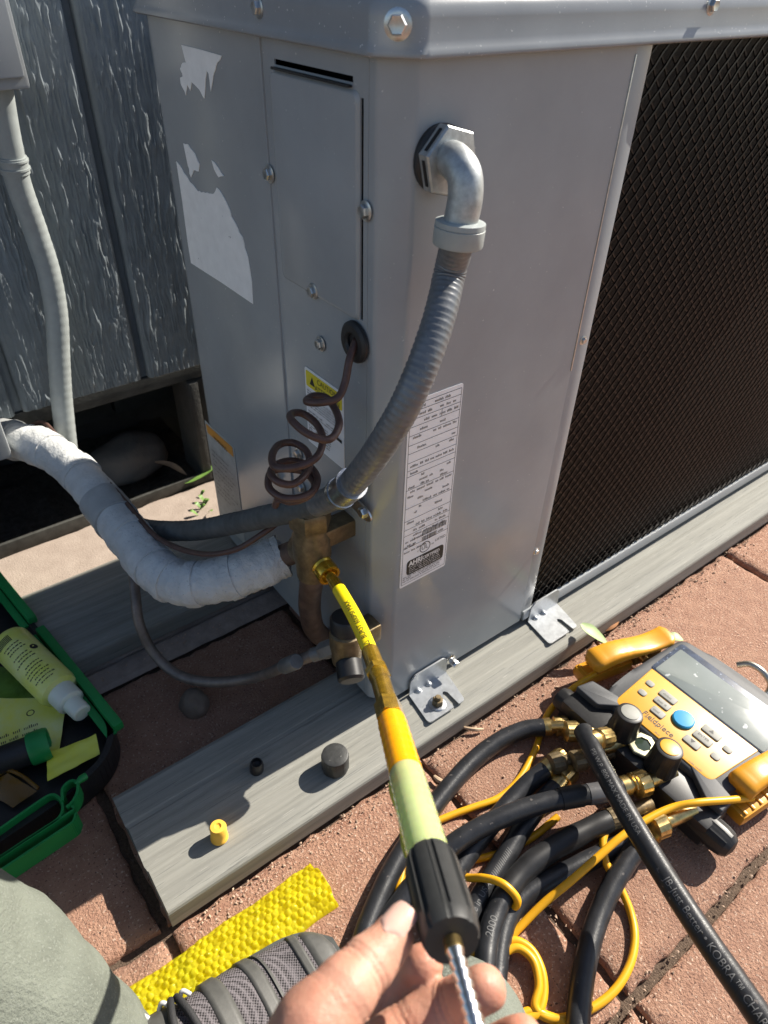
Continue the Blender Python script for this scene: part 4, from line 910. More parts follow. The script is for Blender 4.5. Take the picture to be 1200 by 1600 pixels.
def fitting(parent, p, d, L=.034, r=.0118, rot=0, name='brass_nut'):
    d = V(d).normalized(); b = B()
    b.lathe([(r * .7, 0), (r, .001), (r * 1.02, L * .30), (r * .82, L * .34), (r * .82, L * .42), (r * 1.08, L * .46), (r * 1.08, L * .90), (r * .95, L), (r * .6, L)], p, d, 48, fn=lambda r_, h, an: r_ * (1 + (.03 * math.sin(an * 14) if h > L * .45 else 0)))
    return obj(name, b, BRASS, parent, smooth=30)
HR = .0117
def ground_pts(lst, r=HR): return [on(a_, c_, 2, ZG + r + h_) for a_, c_, h_ in lst]
hose_specs = [
 ('black hose curving from the uppermost brass elbow down to the left', [(855, 1136, .006), (820, 1140, .004), (780, 1158, .002), (738, 1190, 0), (695, 1238, 0), (655, 1292, 0), (618, 1350, 0), (588, 1412, 0), (564, 1478, 0), (556, 1540, 0), (560, 1620, 0)], None),
 ('black hose with a matt black band crossing over the others', [(976, 1228, .034), (940, 1238, .034), (895, 1245, .034), (845, 1256, .032), (790, 1275, .030), (735, 1302, .026), (690, 1335, .020), (648, 1382, .008), (610, 1432, .002), (580, 1480, 0), (560, 1540, 0), (556, 1620, 0)], None),
 ('black hose printed Made in USA running under the crossing hose', [(872, 1226, .006), (845, 1256, .004), (818, 1292, .003), (790, 1338, .002), (762, 1382, .002), (738, 1428, 0), (718, 1480, 0), (700, 1560, 0)], 'made'),
 ('dark black hose between the crossing hose and the tube, from the second brass nut', [(856, 1200, .010), (828, 1222, .006), (795, 1256, .002), (758, 1300, .002), (728, 1340, .001), (700, 1386, 0), (680, 1440, 0), (665, 1520, 0)], None),
 ('black hose in a loose black sleeve, middle of the lower hoses', [(950, 1282, .016), (915, 1298, .016), (870, 1322, .015), (828, 1352, .013), (797, 1386, .011), (776, 1424, .010), (764, 1462, .010), (758, 1510, .010), (757, 1570, .008), (757, 1630, .006)], 'sleeve'),
 ('dull grey black hose lying beneath the sleeved hose', [(1000, 1302, .0), (955, 1326, 0), (905, 1352, 0), (862, 1374, 0), (825, 1396, 0), (795, 1430, 0), (780, 1480, 0), (772, 1560, 0)], None),
 ('black hose running straight down to the bottom edge beside the yellow cord loop', [(1008, 1312, .010), (985, 1338, .007), (958, 1382, .003), (936, 1430, 0), (920, 1482, 0), (909, 1540, 0), (903, 1600, 0), (900, 1680, 0)], None),
]
hose_paths = []
for lab_, pl_, kind_ in hose_specs:
    P = spline(ground_pts(pl_), 10); hose_paths.append(P)
    h = thing('charging_hose', V((P[-1].x, P[-1].y, ZG)), lab_, 'hose', 'black charging hoses on the pavers')
    b = B(); b.tube(P, HR, 22, fn=lambda i, an, r: r + .00025 * mnoise.noise(V((i * .3, math.cos(an) * 2, math.sin(an) * 2)))); jk = obj('hose_jacket', b, HOSE, h, smooth=80)
    if kind_ == 'made':
        b = B(); hose_text(b, 'Made in USA  ///////////////', P, HR, along(P)[55], .0098, tocam, flip=True); obj('hose_print', b, mat('hose_ink', (.15, .15, .15), .6), jk, smooth=0)
    if kind_ == 'sleeve':
        b = B(); b.tube(P[:42], [HR + .0012 + .0004 * math.sin(i * .5) for i in range(42)], 22); obj('sleeve', b, BLACKP, h, smooth=80)
        b = B(); hose_text(b, '2000', P, HR, along(P)[62], .011, tocam, flip=True); obj('hose_print', b, bpy.data.materials['hose_ink'], jk, smooth=0)
    dr = (P[0] - P[2]).normalized(); fitting(h, P[0] - dr * .006, dr)
    if 'band' in lab_:
        b = B(); b.tube(P[17:25], HR + .0012, 22); obj('black_band', b, BLACKP, h); b = B(); b.tube(P[4:16], HR + .0006, 22); obj('grey_sleeve', b, mat('grey_sleeve', (.09, .09, .095), .3, var=.1), h)
# printed hose rising towards the viewer
kp2 = [on(911, 1142, 2, .022), on(925, 1170, 2, .032), on(947, 1212, 2, .038), on(976, 1264, 2, .042), on(1015, 1330, 2, .046), on(1060, 1402, 2, .052), on(1105, 1470, 2, .058), on(1150, 1535, 2, .066), on(1195, 1600, 2, .076), on(1250, 1680, 2, .092)]
P = spline(kp2, 12); h = thing('charging_hose', P[-1], 'long black hose with grey lettering crossing the lower right corner', 'hose', 'black charging hoses on the pavers')
b = B(); b.tube(P, HR, 26, fn=lambda i, an, r: r + .0002 * mnoise.noise(V((i * .4, math.cos(an) * 2, math.sin(an) * 2)))); jk = obj('hose_jacket', b, HOSE, h, smooth=80)
L_ = along(P); s_at = lambda y: L_[min(range(len(P)), key=lambda i: abs(proj(P[i])[1] - y))]
b = B(); hose_text(b, 'JB-Just Better \u2022 KOBRA\u2122 CHARGING', P, HR, s_at(1376), .0104, tocam); obj('hose_print', b, bpy.data.materials['hose_ink'], jk, smooth=0); b = B(); hose_text(b, 'FSI W.P. 800 MAX MADE IN USA', P, HR, s_at(1178), .0078, tocam); obj('hose_print', b, bpy.data.materials['hose_ink'], jk, smooth=0)
dr = (P[0] - P[2]).normalized(); fitting(h, P[0] - dr * .02, V((.6, -.1, -.25)), L=.04)
# brass ports on the valve block
for k, (a_, c_, z_, d_) in enumerate(((895, 1143, -.012, (.75, -.5, -.1)), (928, 1172, -.01, (.8, -.3, 0)), (872, 1192, -.02, (.8, -.3, 0)), (905, 1188, -.018, (.8, -.3, -.05)), (1003, 1224, -.004, (.8, -.2, -.1)), (962, 1276, -.022, (.8, -.25, 0)), (1030, 1288, -.01, (.8, -.2, 0)))):
    p = on(a_, c_, 2, z_); b = B(); r = .0150 if k in (1, 4, 6) else .0128
    b.lathe([(r * .6, -.012), (r, -.010), (r * 1.05, .004), (r * .9, .007), (r * .62, .010), (r * .6, .050)], p, d_, 44, fn=lambda r_, h, an: r_ * (1 + (.03 * math.sin(an * 16) if h < .006 else 0))); obj('brass_port', b, BRASS if k not in (2, 3, 5) else OLDBRASS, gauge, smooth=30)
b = B(); e = spline([on(862, 1134, 2, -.016), on(882, 1134, 2, -.012), on(893, 1140, 2, -.012), on(900, 1152, 2, -.014)], 6); b.tube(e, .0062, 14); obj('brass_elbow', b, BRASS, gauge)

# pipe clamps hung on both sides of the gauge
def clamp(c0, c1, ylow, label, side):
    d = (c1 - c0); L = d.length; ex = d.normalized(); ey = ZA.cross(ex).normalized(); o = c0
    t = thing('pipe_clamp', (c0 + c1) / 2 - V((0, 0, .05)), label, 'clamp', 'pipe clamp sensors on the gauge')
    # upper jaw: lofted bar, waisted and arched
    b = B(); P = []; n = 26; m_ = 20
    for i in range(n):
        u = i / (n - 1); w = .0175 * (1 - .10 * math.sin(u * math.pi)) * (min(1, (u * (1 - u)) * 26) ** .5 * .3 + .7) if 0 < i < n - 1 else .011
        hgt = .010 * (.85 + .35 * math.sin(u * 5.2 + .6)) * (1 if 0 < i < n - 1 else .6); zc = .004 * math.sin(u * 6.0)
        gro = -.0012 if (i in (4, 6, 8, 10)) else 0
        row = []
        for k in range(m_):
            an = 2 * math.pi * k / m_; cx_, sz = math.cos(an), math.sin(an)
            sx_ = math.copysign(abs(cx_) ** .55, cx_); sz_ = math.copysign(abs(sz) ** .55, sz)
            row.append(o + ex * (L * u) + ey * (w * sx_) + ZA * (zc + (hgt + (gro if sz > .3 else 0)) * sz_))
        P.append(row + [row[0]])
    b.grid(P); b.f.append(tuple(range(m_))); b.f.append(tuple((n - 1) * (m_ + 1) + k for k in range(m_)))
    obj('upper_jaw', b, CLAMPY, t, smooth=50)
    # lower jaw: ribbed block under the near end, tip angled down
    b = B(); q = o + ex * (L * .02) - ZA * .030 + ey * ylow
    R = Matrix((ex, ey, ZA)).transposed()
    b.box(q + ex * .03, (.085, .030, .020), R, bev=.006); lj = obj('lower_jaw', b, CLAMPY, t)
    for k in range(5):
        b = B(); b.box(q + ex * (-.005 + k * .014) + ZA * .0102, (.004, .024, .003), R, bev=.001); obj('rib', b, CLAMPY, lj)
    b = B(); b.lathe([(.006, -.018), (.0062, .018), (.004, .019)], o + ex * (L * .62) - ZA * .016, ey, 16); obj('pivot', b, BRASS, t)
    b = B(); b.box(o + ex * (L * .72) - ZA * .026, (.05, .020, .016), R, bev=.004); obj('hinge_block', b, mat('clamp_dark', (.30, .15, .02), .5), t)
    return t
clamp(on(922, 1036, 2, .004), on(1046, 990, 2, .004), .004, 'yellow pipe clamp leaning on the far side of the gauge near the rail', 1)
clamp(on(1152, 1232, 2, .004), on(1258, 1160, 2, .004), -.012, 'yellow pipe clamp at the right edge on the near side of the gauge', -1)

# yellow sensor cords
def cord(lst, label, r=.0044):
    P = spline([on(a_, c_, 2, ZG + r + h_) for a_, c_, h_ in lst], 9); b = B(); b.tube(P, r, 12)
    return tag(obj('sensor_cord', b, CORDY, org=V((P[0].x, P[0].y, ZG)), smooth=80), label, 'cord', 'yellow sensor cords')
cord([(930, 1052, .03), (905, 1068, .025), (878, 1090, .012), (858, 1112, .004), (846, 1140, .0), (836, 1172, 0), (812, 1216, 0), (780, 1246, 0), (738, 1262, 0), (700, 1276, 0), (670, 1292, 0), (640, 1330, 0), (620, 1400, 0)], 'yellow cord from the far clamp running left past the first black hose')
cord([(1175, 1246, .04), (1140, 1250, .05), (1090, 1254, .055), (1050, 1262, .05), (1010, 1281, .048), (970, 1308, .045), (930, 1343, .038), (890, 1378, .03), (850, 1411, .018), (815, 1446, .008), (785, 1478, .002), (768, 1505, 0), (772, 1540, 0), (800, 1570, 0)], 'yellow cord from the near clamp stretched diagonally over the hoses')
cord([(950, 1290, .02), (942, 1316, .018), (948, 1350, .012), (968, 1385, .006), (985, 1425, 0), (992, 1465, 0), (984, 1508, 0), (958, 1550, 0), (915, 1580, 0), (865, 1592, 0), (830, 1580, 0), (795, 1590, 0), (770, 1560, 0)], 'yellow cord in a wide arc on the pavers at the lower right')
cord([(772, 1500, 0), (782, 1480, .004), (805, 1470, .006), (830, 1484, .005), (846, 1515, .004), (850, 1550, .002), (842, 1580, .001), (822, 1590, 0), (800, 1575, .002), (780, 1540, .004), (778, 1510, .005), (792, 1487, .008), (812, 1482, .009), (834, 1502, .008), (842, 1540, .005), (836, 1572, .003), (850, 1585, 0), (885, 1600, 0), (900, 1630, 0)], 'small double coil of yellow cord beside the fingertips')
cord([(700, 1360, .0), (728, 1371, .008), (756, 1372, .024), (784, 1380, .034), (804, 1398, .030), (808, 1412, .022), (796, 1421, .012), (772, 1418, .004), (750, 1410, 0), (735, 1420, 0), (728, 1460, 0), (735, 1500, .004), (742, 1480, .008), (744, 1440, .006)], 'tight yellow cord loop around the black hose next to the handle')
cord([(872, 1276, .002), (855, 1290, 0), (832, 1308, 0), (800, 1326, 0), (765, 1338, 0), (735, 1345, 0), (715, 1360, 0)], 'short stretch of yellow cord under the crossing hose')

# ================================================================== GREEN TOOL CASE AND CONTENTS
def slabz(poly, z0, z1, bev, name, matl, parent, smooth=35): return slab(poly, z0, z1, bev, name, matl, parent, smooth)
case = thing('tool_case', (-.45, .30, ZG), 'open black and green plastic tool case at the left edge', 'tool case')
ca = V((-.338, .56)); cb = V((-.283, .165)); ce = (cb - ca).normalized(); cn = V((-ce.y, ce.x)) * -1   # along the right wall, pointing inwards
if cn.x > 0: cn = -cn
def cpt(u, w): p = ca + ce * u + cn * w; return (p.x, p.y)
LN = (cb - ca).length
tray = [cpt(-.05, 0), cpt(LN - .02, 0), cpt(LN + .02, .03), cpt(LN + .035, .09), cpt(LN + .03, .5), cpt(-.05, .5)]
slab(fillet(tray, [.01, .03, .03, .04, .01, .01], 5), ZG + .002, -.032, .003, 'case_floor', BLACKP, case)
b = B()
def wallstrip(b, pts_, z0, z1, th):
    for i in range(len(pts_) - 1):
        a_ = V((*pts_[i], 0)); c_ = V((*pts_[i + 1], 0)); d_ = (c_ - a_).normalized(); nn = V((-d_.y, d_.x, 0))
        b.add([a_ + nn * th + ZA * z0, c_ + nn * th + ZA * z0, c_ - nn * th + ZA * z0, a_ - nn * th + ZA * z0, a_ + nn * th + ZA * z1, c_ + nn * th + ZA * z1, c_ - nn * th + ZA * z1, a_ - nn * th + ZA * z1], [(0, 1, 5, 4), (1, 2, 6, 5), (2, 3, 7, 6), (3, 0, 4, 7), (4, 5, 6, 7), (3, 2, 1, 0)])
edge = fillet([cpt(-.05, .002), cpt(LN - .015, .002), cpt(LN + .020, .03), cpt(LN + .033, .09), cpt(LN + .028, .5)], [.0, .03, .03, .04, 0], 6, closed=False)
wallstrip(b, edge, ZG + .003, -.006, .004); obj('case_wall', b, BLACKP, case, smooth=50)
for u0, u1 in ((-.05, LN * .36), (LN * .42, LN - .004)):
    b = B(); p0 = V((*cpt(u0, -.002), -.002)); p1 = V((*cpt(u1, -.002), -.002)); R = Matrix((V((ce.x, ce.y, 0)), V((cn.x, cn.y, 0)), ZA)).transposed()
    b.box((p0 + p1) / 2, ((p1 - p0).length, .013, .014), R, bev=.003); b.box((p0 + p1) / 2 + V((cn.x, cn.y, 0)) * .011 + V((0, 0, -.006)), ((p1 - p0).length, .014, .004), R, bev=.001); obj('green_rail', b, GREENP, case)
# carrying handle: outer and inner walls of a loop, lying in front of the case
def ploop(lst, z): return [(on(a_, c_, 2, z).x, on(a_, c_, 2, z).y) for a_, c_ in lst]
hz_ = .004
lo1 = fillet(ploop([(-40, 1322), (60, 1252), (82, 1238), (99, 1252), (96, 1276), (40, 1312), (-60, 1378)], hz_), [0, .0, .012, .012, .012, 0, 0], 5, closed=False)
b = B(); wallstrip(b, lo1, -.024, hz_, .0014); hd = obj('handle', b, GREENP, case, smooth=50)
lo2 = fillet(ploop([(112, 1258), (116, 1264), (-40, 1366)], hz_), [0, .004, 0], 4, closed=False); lo3 = fillet(ploop([(118, 1268), (114, 1282), (-40, 1384)], hz_), [0, .004, 0], 4, closed=False)
b = B(); wallstrip(b, lo2, -.022, hz_, .0013); wallstrip(b, lo3, -.026, hz_ - .002, .0013); obj('handle_edge', b, GREENP, hd, smooth=50)
lt = fillet(ploop([(98, 1252), (97, 1232), (110, 1220), (122, 1222), (122, 1240), (112, 1256), (104, 1262)], hz_), [0, .006, .008, .008, .008, .006, 0], 5, closed=False)
b = B(); wallstrip(b, lt, -.016, hz_ + .002, .0015); obj('latch', b, GREENP, hd, smooth=50)
b = B(); b.tube(spline([on(118, 1226, 2, .003), on(126, 1218, 2, .003), on(134, 1213, 2, .001)], 4), [.0035] * 4 + [.0045] * 5, 12); obj('hinge_pin', b, GREENP, hd)

# bottle in the case
p0 = on(14, 1002, 2, .012); p1 = on(128, 1114, 2, -.002); axb = (p1 - p0).normalized(); LB = (p1 - p0).length
bot = thing('dye_bottle', p0.lerp(p1, .4) - ZA * .04, 'pale yellow bottle with white nozzle lying in the tool case', 'bottle')
kb = LB / .17
b = B(); b.lathe([(.020, -.002), (.0245, .002), (.0262, .006), (.0262, .113 * kb), (.0245, .121 * kb), (.0185, .124 * kb)], p0, axb, 40); bo = obj('bottle_body', b, BOTTLE, bot)
b = B(); b.lathe([(.0185, .122 * kb), (.0180, .146 * kb), (.0160, .148 * kb), (.0128, .149 * kb), (.0122, .170 * kb), (.0105, .172 * kb), (.0005, .172 * kb)], p0, axb, 32, fn=lambda r, h, an: r * (1 + .012 * math.sin(an * 18))); obj('nozzle', b, BOTTLEW, bot)
b = B(); tw_ = (CAM - p0).normalized(); w_ = (tw_ - axb * tw_.dot(axb)).normalized(); s_ = axb.cross(w_)
def onb(vx, vy): an = vy / .0262; return p0 + axb * vx + (w_ * math.cos(an) + s_ * math.sin(an)) * .0265
def barsb(x, y0, y1, h):
    y = y0; 
    while y < y1:
        w = random.uniform(.0012, .0045); q = [(x, y), (x + h, y), (x + h, y + w), (x, y + w)]; b.add([onb(*c_) for c_ in q], [(0, 1, 2, 3)]); y += w + random.uniform(.0008, .0016)
for k in range(12):                                                # bar code stripes
    b.add([onb(.012 + dx, -.004 + k * .0019) for dx in (0, .012)] + [onb(.012 + dx, -.003 + k * .0019) for dx in (.012, 0)], [(0, 1, 2, 3)])
x = .030
for k in range(13): barsb(x, random.uniform(-.016, -.006), random.uniform(.008, .02), .0016); x += .0058 if k not in (2, 5) else .011
c_ = (.052, -.018); b.add([onb(c_[0] + math.cos(a_) * .0052, c_[1] + math.sin(a_) * .0052) for a_ in [k * 6.2832 / 20 for k in range(20)]], [tuple(range(20))])
obj('bottle_print', b, PRINT, bo, smooth=0)
def sheet(name, pxs, z, matl, label, cat, curl=.004, group=None):
    P = [on(a_, c_, 2, z + h_) for a_, c_, h_ in pxs]; b = B(); n = 12; g_ = []
    for i in range(n):
        u = i / (n - 1); row = []
        for j in range(n):
            v = j / (n - 1); p = P[0] * (1 - u) * (1 - v) + P[1] * u * (1 - v) + P[2] * u * v + P[3] * (1 - u) * v
            row.append(p + ZA * (curl * mnoise.noise(V((u * 3 + z * 50, v * 3, len(label))))))
        g_.append(row)
    b.grid(g_); low = [p - ZA * .0008 for p in b.v]; N = len(b.v); b.v += low; b.f += [tuple(i + N for i in reversed(f_)) for f_ in list(b.f)]
    return tag(obj(name, b, matl, org=P[0] - ZA * .02, smooth=80), label, cat, group)
lf = sheet('leaflet', [(-30, 1092, 0), (104, 1090, .004), (92, 1178, 0), (-30, 1205, 0)], -.022, LEAFLETW, 'pale green and yellow leaflet in the tool case under the bottle', 'leaflet', .004)
b = B(); o_ = on(2, 1158, 2, -.0165); ex_ = (on(60, 1136, 2, -.0165) - o_).normalized(); ey_ = ZA.cross(ex_)
for k in range(2): bars(b, o_ - ey_ * (.009 * k) + ZA * .004, ex_, ey_, 0, .045, 0, .005, .95)
text_on(b, 'O', on(42, 1123, 2, -.0125) + ZA * .003, ex_, ey_, .014); obj('leaflet_print', b, PRINT, lf, smooth=0)
sheet('leaflet', [(73, 1178, .002), (150, 1147, .006), (156, 1178, .004), (74, 1220, 0)], -.016, LEAFLET, 'bright yellow folded slip at the corner of the tool case', 'leaflet', .003)
sheet('plastic_bag', [(-30, 1040, 0), (60, 1048, 0), (100, 1088, 0), (-30, 1098, 0)], -.026, CLEARG, 'dark green bag beside the bottle in the tool case', 'bag', .006)
t0 = on(-60, 1212, 2, -.006); t1 = on(78, 1160, 2, -.006); tx = (t1 - t0).normalized(); LT = (t1 - t0).length
tor = thing('torch', t0.lerp(t1, .5) - ZA * .02, 'black torch with a green end ring in the tool case', 'torch')
b = B(); b.lathe([(.016, 0), (.0175, .002), (.0175, LT - .022), (.0165, LT - .018)], t0, tx, 28); obj('barrel', b, BLACKP, tor)
b = B(); b.lathe([(.0192, LT - .024), (.0205, LT - .022), (.0205, LT - .004), (.0190, LT), (.0165, LT - .001), (.0155, LT - .012), (.0005, LT - .012)], t0, tx, 32); obj('end_ring', b, GREENP, tor)
gl = thing('safety_glasses', on(20, 1215, 2, -.02) - ZA * .01, 'amber safety glasses lying in the tool case behind the green handle', 'glasses')
b = B(); b.tube(spline([on(-40, 1228, 2, -.014), on(-5, 1212, 2, -.010), (on(12, 1204, 2, -.008)), on(34, 1212, 2, -.012), on(60, 1232, 2, -.016)], 6), .0022, 8); b.tube(spline([on(-30, 1222, 2, -.014), on(10, 1190, 2, -.010), on(40, 1174, 2, -.006)], 5), .0012, 8); obj('frame', b, AMBER, gl)
P = [on(-30, 1232, 2, -.020), on(12, 1208, 2, -.009), on(58, 1236, 2, -.018), on(20, 1262, 2, -.024)]; b = B(); b.grid([[P[0].lerp(P[1], i / 6).lerp(P[3].lerp(P[2], i / 6), j / 6) + ZA * (.004 * math.sin(i / 6 * 3.14) * math.sin(j / 6 * 3.14)) for i in range(7)] for j in range(7)]); obj('lens', b, AMBER, gl, smooth=80)

# ================================================================== BUBBLE WRAP
def bubble():
    b = B(); x0, x1 = -.43, -.168; ya, yb = -.155, -.098; nx, ny = 330, 70; P = []
    R_ = .0036
    def bump(x, y):
        h = 0
        for (ox, oy) in ((0, 0), (.0039, .0067)):
            gx = (x - ox + .0016 * mnoise.noise(V((x * 90, y * 90, 4)))) / .0078; gy = (y - oy + .0016 * mnoise.noise(V((x * 90, y * 90, 8)))) / .0134
            dx = (gx - round(gx)) * .0078; dy = (gy - round(gy)) * .0134; d = math.hypot(dx, dy); k = (round(gx) * 7 + round(gy) * 13 + int(ox * 1e4)) % 5
            if d < R_: h = max(h, (.0034, .0010, .0028, .0040, .0020)[k] * math.sqrt(1 - (d / R_) ** 2))
        return h
    for i in range(nx):
        x = x0 + (x1 - x0) * i / (nx - 1); row = []
        wob = .004 * mnoise.noise(V((x * 22, 0, 0))); tw = .006 * mnoise.noise(V((x * 15, 5, 0)))
        for j in range(ny):
            v = j / (ny - 1); e = math.sin(v * math.pi) ** .45
            y = ya + tw + (yb - ya + wob) * v
            edge = .006 * mnoise.noise(V((v * 4, 1, 2))) if i > nx - 4 else 0
            z = ZG + .002 + .013 * e * (1 - .25 * mnoise.noise(V((x * 30, v * 2, 1)))) + bump(x, y) * min(1, e * 1.3) + .0035 * mnoise.noise(V((x * 60 + y * 40, y * 60 - x * 20, 2))) + .0009 * mnoise.noise(V((x * 260, y * 260, 6)))
            row.append(V((x + edge, y, z)))
        P.append(row)
    b.grid(P); N = len(b.v)
    base = [[V((P[i][j].x, P[i][j].y, ZG + .0015)) for j in range(0, ny, ny - 1)] for i in range(nx)]; b.grid(base)
    b.f.append(tuple((nx - 1) * ny + j for j in range(ny)))
    return b
tag(obj('bubble_wrap', bubble(), BUBBLE, org=(-.27, -.13, ZG), smooth=80), 'long strip of bright yellow bubble wrap beside the shoe', 'bubble wrap')

# ================================================================== PERSON
def skin_mesh(chains, voxel, smooth=4):
    """union of tapered tubes turned into one continuous surface"""
    b = B()
    for ch in chains:
        pts_ = spline([c_[0] for c_ in ch], 6); rr_ = []
        for i in range(len(ch) - 1):
            for k in range(6): t = k / 6; t = t * t * (3 - 2 * t); rr_.append(ch[i][1] * (1 - t) + ch[i + 1][1] * t)
        rr_.append(ch[-1][1])
        # round the tip
        T = (pts_[-1] - pts_[-2]).normalized(); r = rr_[-1]
        P9 = pts_[-1].copy()
        for a_ in (.3, .55, .75, .9, .98): pts_.append(P9 + T * r * a_); rr_.append(r * math.sqrt(max(.02, 1 - a_ * a_)))
        base = len(b.v); b.tube(pts_, rr_, 24)
    me = bpy.data.meshes.new('raw'); me.from_pydata([tuple(p) for p in b.v], [], b.f)
    bm = bmesh.new(); bm.from_mesh(me); bmesh.ops.recalc_face_normals(bm, faces=bm.faces); bm.to_mesh(me); bm.free()
    o = bpy.data.objects.new('raw', me); COL.objects.link(o)
    r = o.modifiers.new('r', 'REMESH'); r.mode = 'VOXEL'; r.voxel_size = voxel
    s = o.modifiers.new('s', 'SMOOTH'); s.iterations = smooth; s.factor = .5
    dg = bpy.context.evaluated_depsgraph_get(); ev = o.evaluated_get(dg); m2 = ev.to_mesh()
    out = B(); out.v = [v.co.copy() for v in m2.vertices]; out.f = [tuple(p.vertices) for p in m2.polygons]
    ev.to_mesh_clear(); bpy.data.objects.remove(o); return out
person = thing('person', (-.62, -.60, ZG), 'crouching person in grey-green trousers and dark trainer holding the dye injector', 'person')
TH = [(px(455, 1690, .300), .0215), (px(492, 1610, .305), .0190), (px(530, 1558, .312), .0150), (px(566, 1518, .322), .0132), (px(594, 1488, .330), .0118), (px(612, 1466, .335), .0104)]
F1 = [(px(470, 1760, .330), .020), (px(540, 1668, .352), .0150), (px(600, 1590, .372), .0128), (px(640, 1535, .374), .0118), (px(660, 1508, .368), .0105)]
F2 = [(px(500, 1800, .325), .020), (px(570, 1672, .340), .0150), (px(640, 1606, .352), .0128), (px(705, 1568, .352), .0116), (px(757, 1545, .340), .0108)]
F3 = [(px(540, 1840, .325), .019), (px(640, 1730, .345), .0145), (px(720, 1672, .352), .0124), (px(782, 1640, .346), .0112), (px(816, 1622, .336), .0102)]
F4 = [(px(560, 1890, .325), .017), (px(650, 1800, .345), .0125), (px(730, 1745, .350), .0108), (px(790, 1712, .344), .0098), (px(822, 1696, .336), .0088)]
W0 = px(430, 1960, .335)
PALM = [(W0, .029), (px(455, 1880, .322), .034), (px(480, 1800, .318), .034), (px(500, 1750, .325), .024)]
PAL2 = [(W0, .026), (px(520, 1900, .330), .030), (px(530, 1830, .332), .026)]
ARM = [(V((-.60, -.62, .42)), .052), (V((-.50, -.55, .45)), .045), (W0.lerp(V((-.50, -.55, .45)), .35), .034), (W0, .028)]
hb = skin_mesh([TH, F1, F2, F3, F4, PALM, PAL2, ARM], .0014, 4)
# creases at the joints and a little flesh unevenness
jl = [(TH[3][0], TH[4][0] - TH[2][0], .0011), (TH[2][0], TH[3][0] - TH[1][0], .0006), (F2[3][0], F2[4][0] - F2[2][0], .0010), (F2[2][0], F2[3][0] - F2[1][0], .0010)]
for i, p in enumerate(hb.v):
    d_ = 0
    for c_, ax3, am in jl:
        a3 = ax3.normalized(); q = p - c_; al = q.dot(a3)
        if (q - a3 * al).length < .018 and abs(al) < .008: rd = (q - a3 * al).normalized(); p = p - rd * (am * (math.exp(-(al / .0011) ** 2) + .7 * math.exp(-((al - .0030) / .0009) ** 2) + .6 * math.exp(-((al + .0032) / .0009) ** 2)))
    hb.v[i] = p + V((mnoise.noise(p * 90), mnoise.noise(p * 90 + V((5, 0, 0))), mnoise.noise(p * 90 + V((0, 5, 0))))) * .0006
hand = obj('hand', hb, SKIN, person, smooth=180)
# thumb nail
tn = (TH[5][0] - TH[4][0]).normalized(); toc = (CAM - TH[5][0]).normalized(); un = (toc * .75 - CR * .25 + CU * .45); un = (un - tn * un.dot(tn)).normalized(); sn = tn.cross(un)
b = B(); P = []
for i in range(12):
    u = i / 11; row = []
    for j in range(13):
        v = (j / 12 - .5) * 2; wdt = .0079 * (min(1, (u + .06) * 4) ** .5) * (1 if u < .8 else 1 - (u - .8) * .8)
        an = v * .95; cx = TH[4][0].lerp(TH[5][0], .62) + tn * (u * .0165)
        rr_ = .0108 - .0016 * max(0, u - .4) + .0004
        row.append(cx + sn * (math.sin(an) * wdt * 1.12) + un * (math.cos(an) * rr_ * 1.0 - (1 - math.cos(an)) * -.001))
    P.append(row)
b.grid(P); obj('thumb_nail', b, NAIL, hand, smooth=180)

def cloth_leg(chain, seed, amp=.004):
    bb = skin_mesh([chain], .006, 6)
    for i, p in enumerate(bb.v):
        w = mnoise.noise(p * 9 + V((seed, 0, 0))) + .5 * mnoise.noise(p * 22 + V((0, seed, 0))) + .35 * mnoise.noise(V((p.x * 40, p.y * 12, p.z * 40 + seed)))
        c_ = sum((q[0] for q in chain), V()) / len(chain); d_ = (p - c_).normalized(); bb.v[i] = p + d_ * amp * w
    return bb
K1 = px(-250, 1440, .56); A1_ = px(195, 1790, .70)
LEG1 = [(V((-.95, -.62, .30)), .10), (px(-420, 1560, .50), .092), (px(-180, 1500, .53), .083), (px(-70, 1530, .56), .076), (px(85, 1655, .60), .070), (px(175, 1760, .66), .064)]
obj('trouser_leg', cloth_leg(LEG1, 3, .011), TROUS, person, smooth=180)
LEG2 = [(V((-.46, -.72, .22)), .098), (px(760, 1950, .50), .088), (px(720, 1730, .53), .072), (px(708, 1636, .56), .062)]
LEG2B = [(px(705, 1672, .56), .062), (px(760, 1740, .66), .060), (px(820, 1900, .72), .055)]
l2 = cloth_leg(LEG2, 8, .006); obj('trouser_leg', l2, TROUS, person, smooth=180)
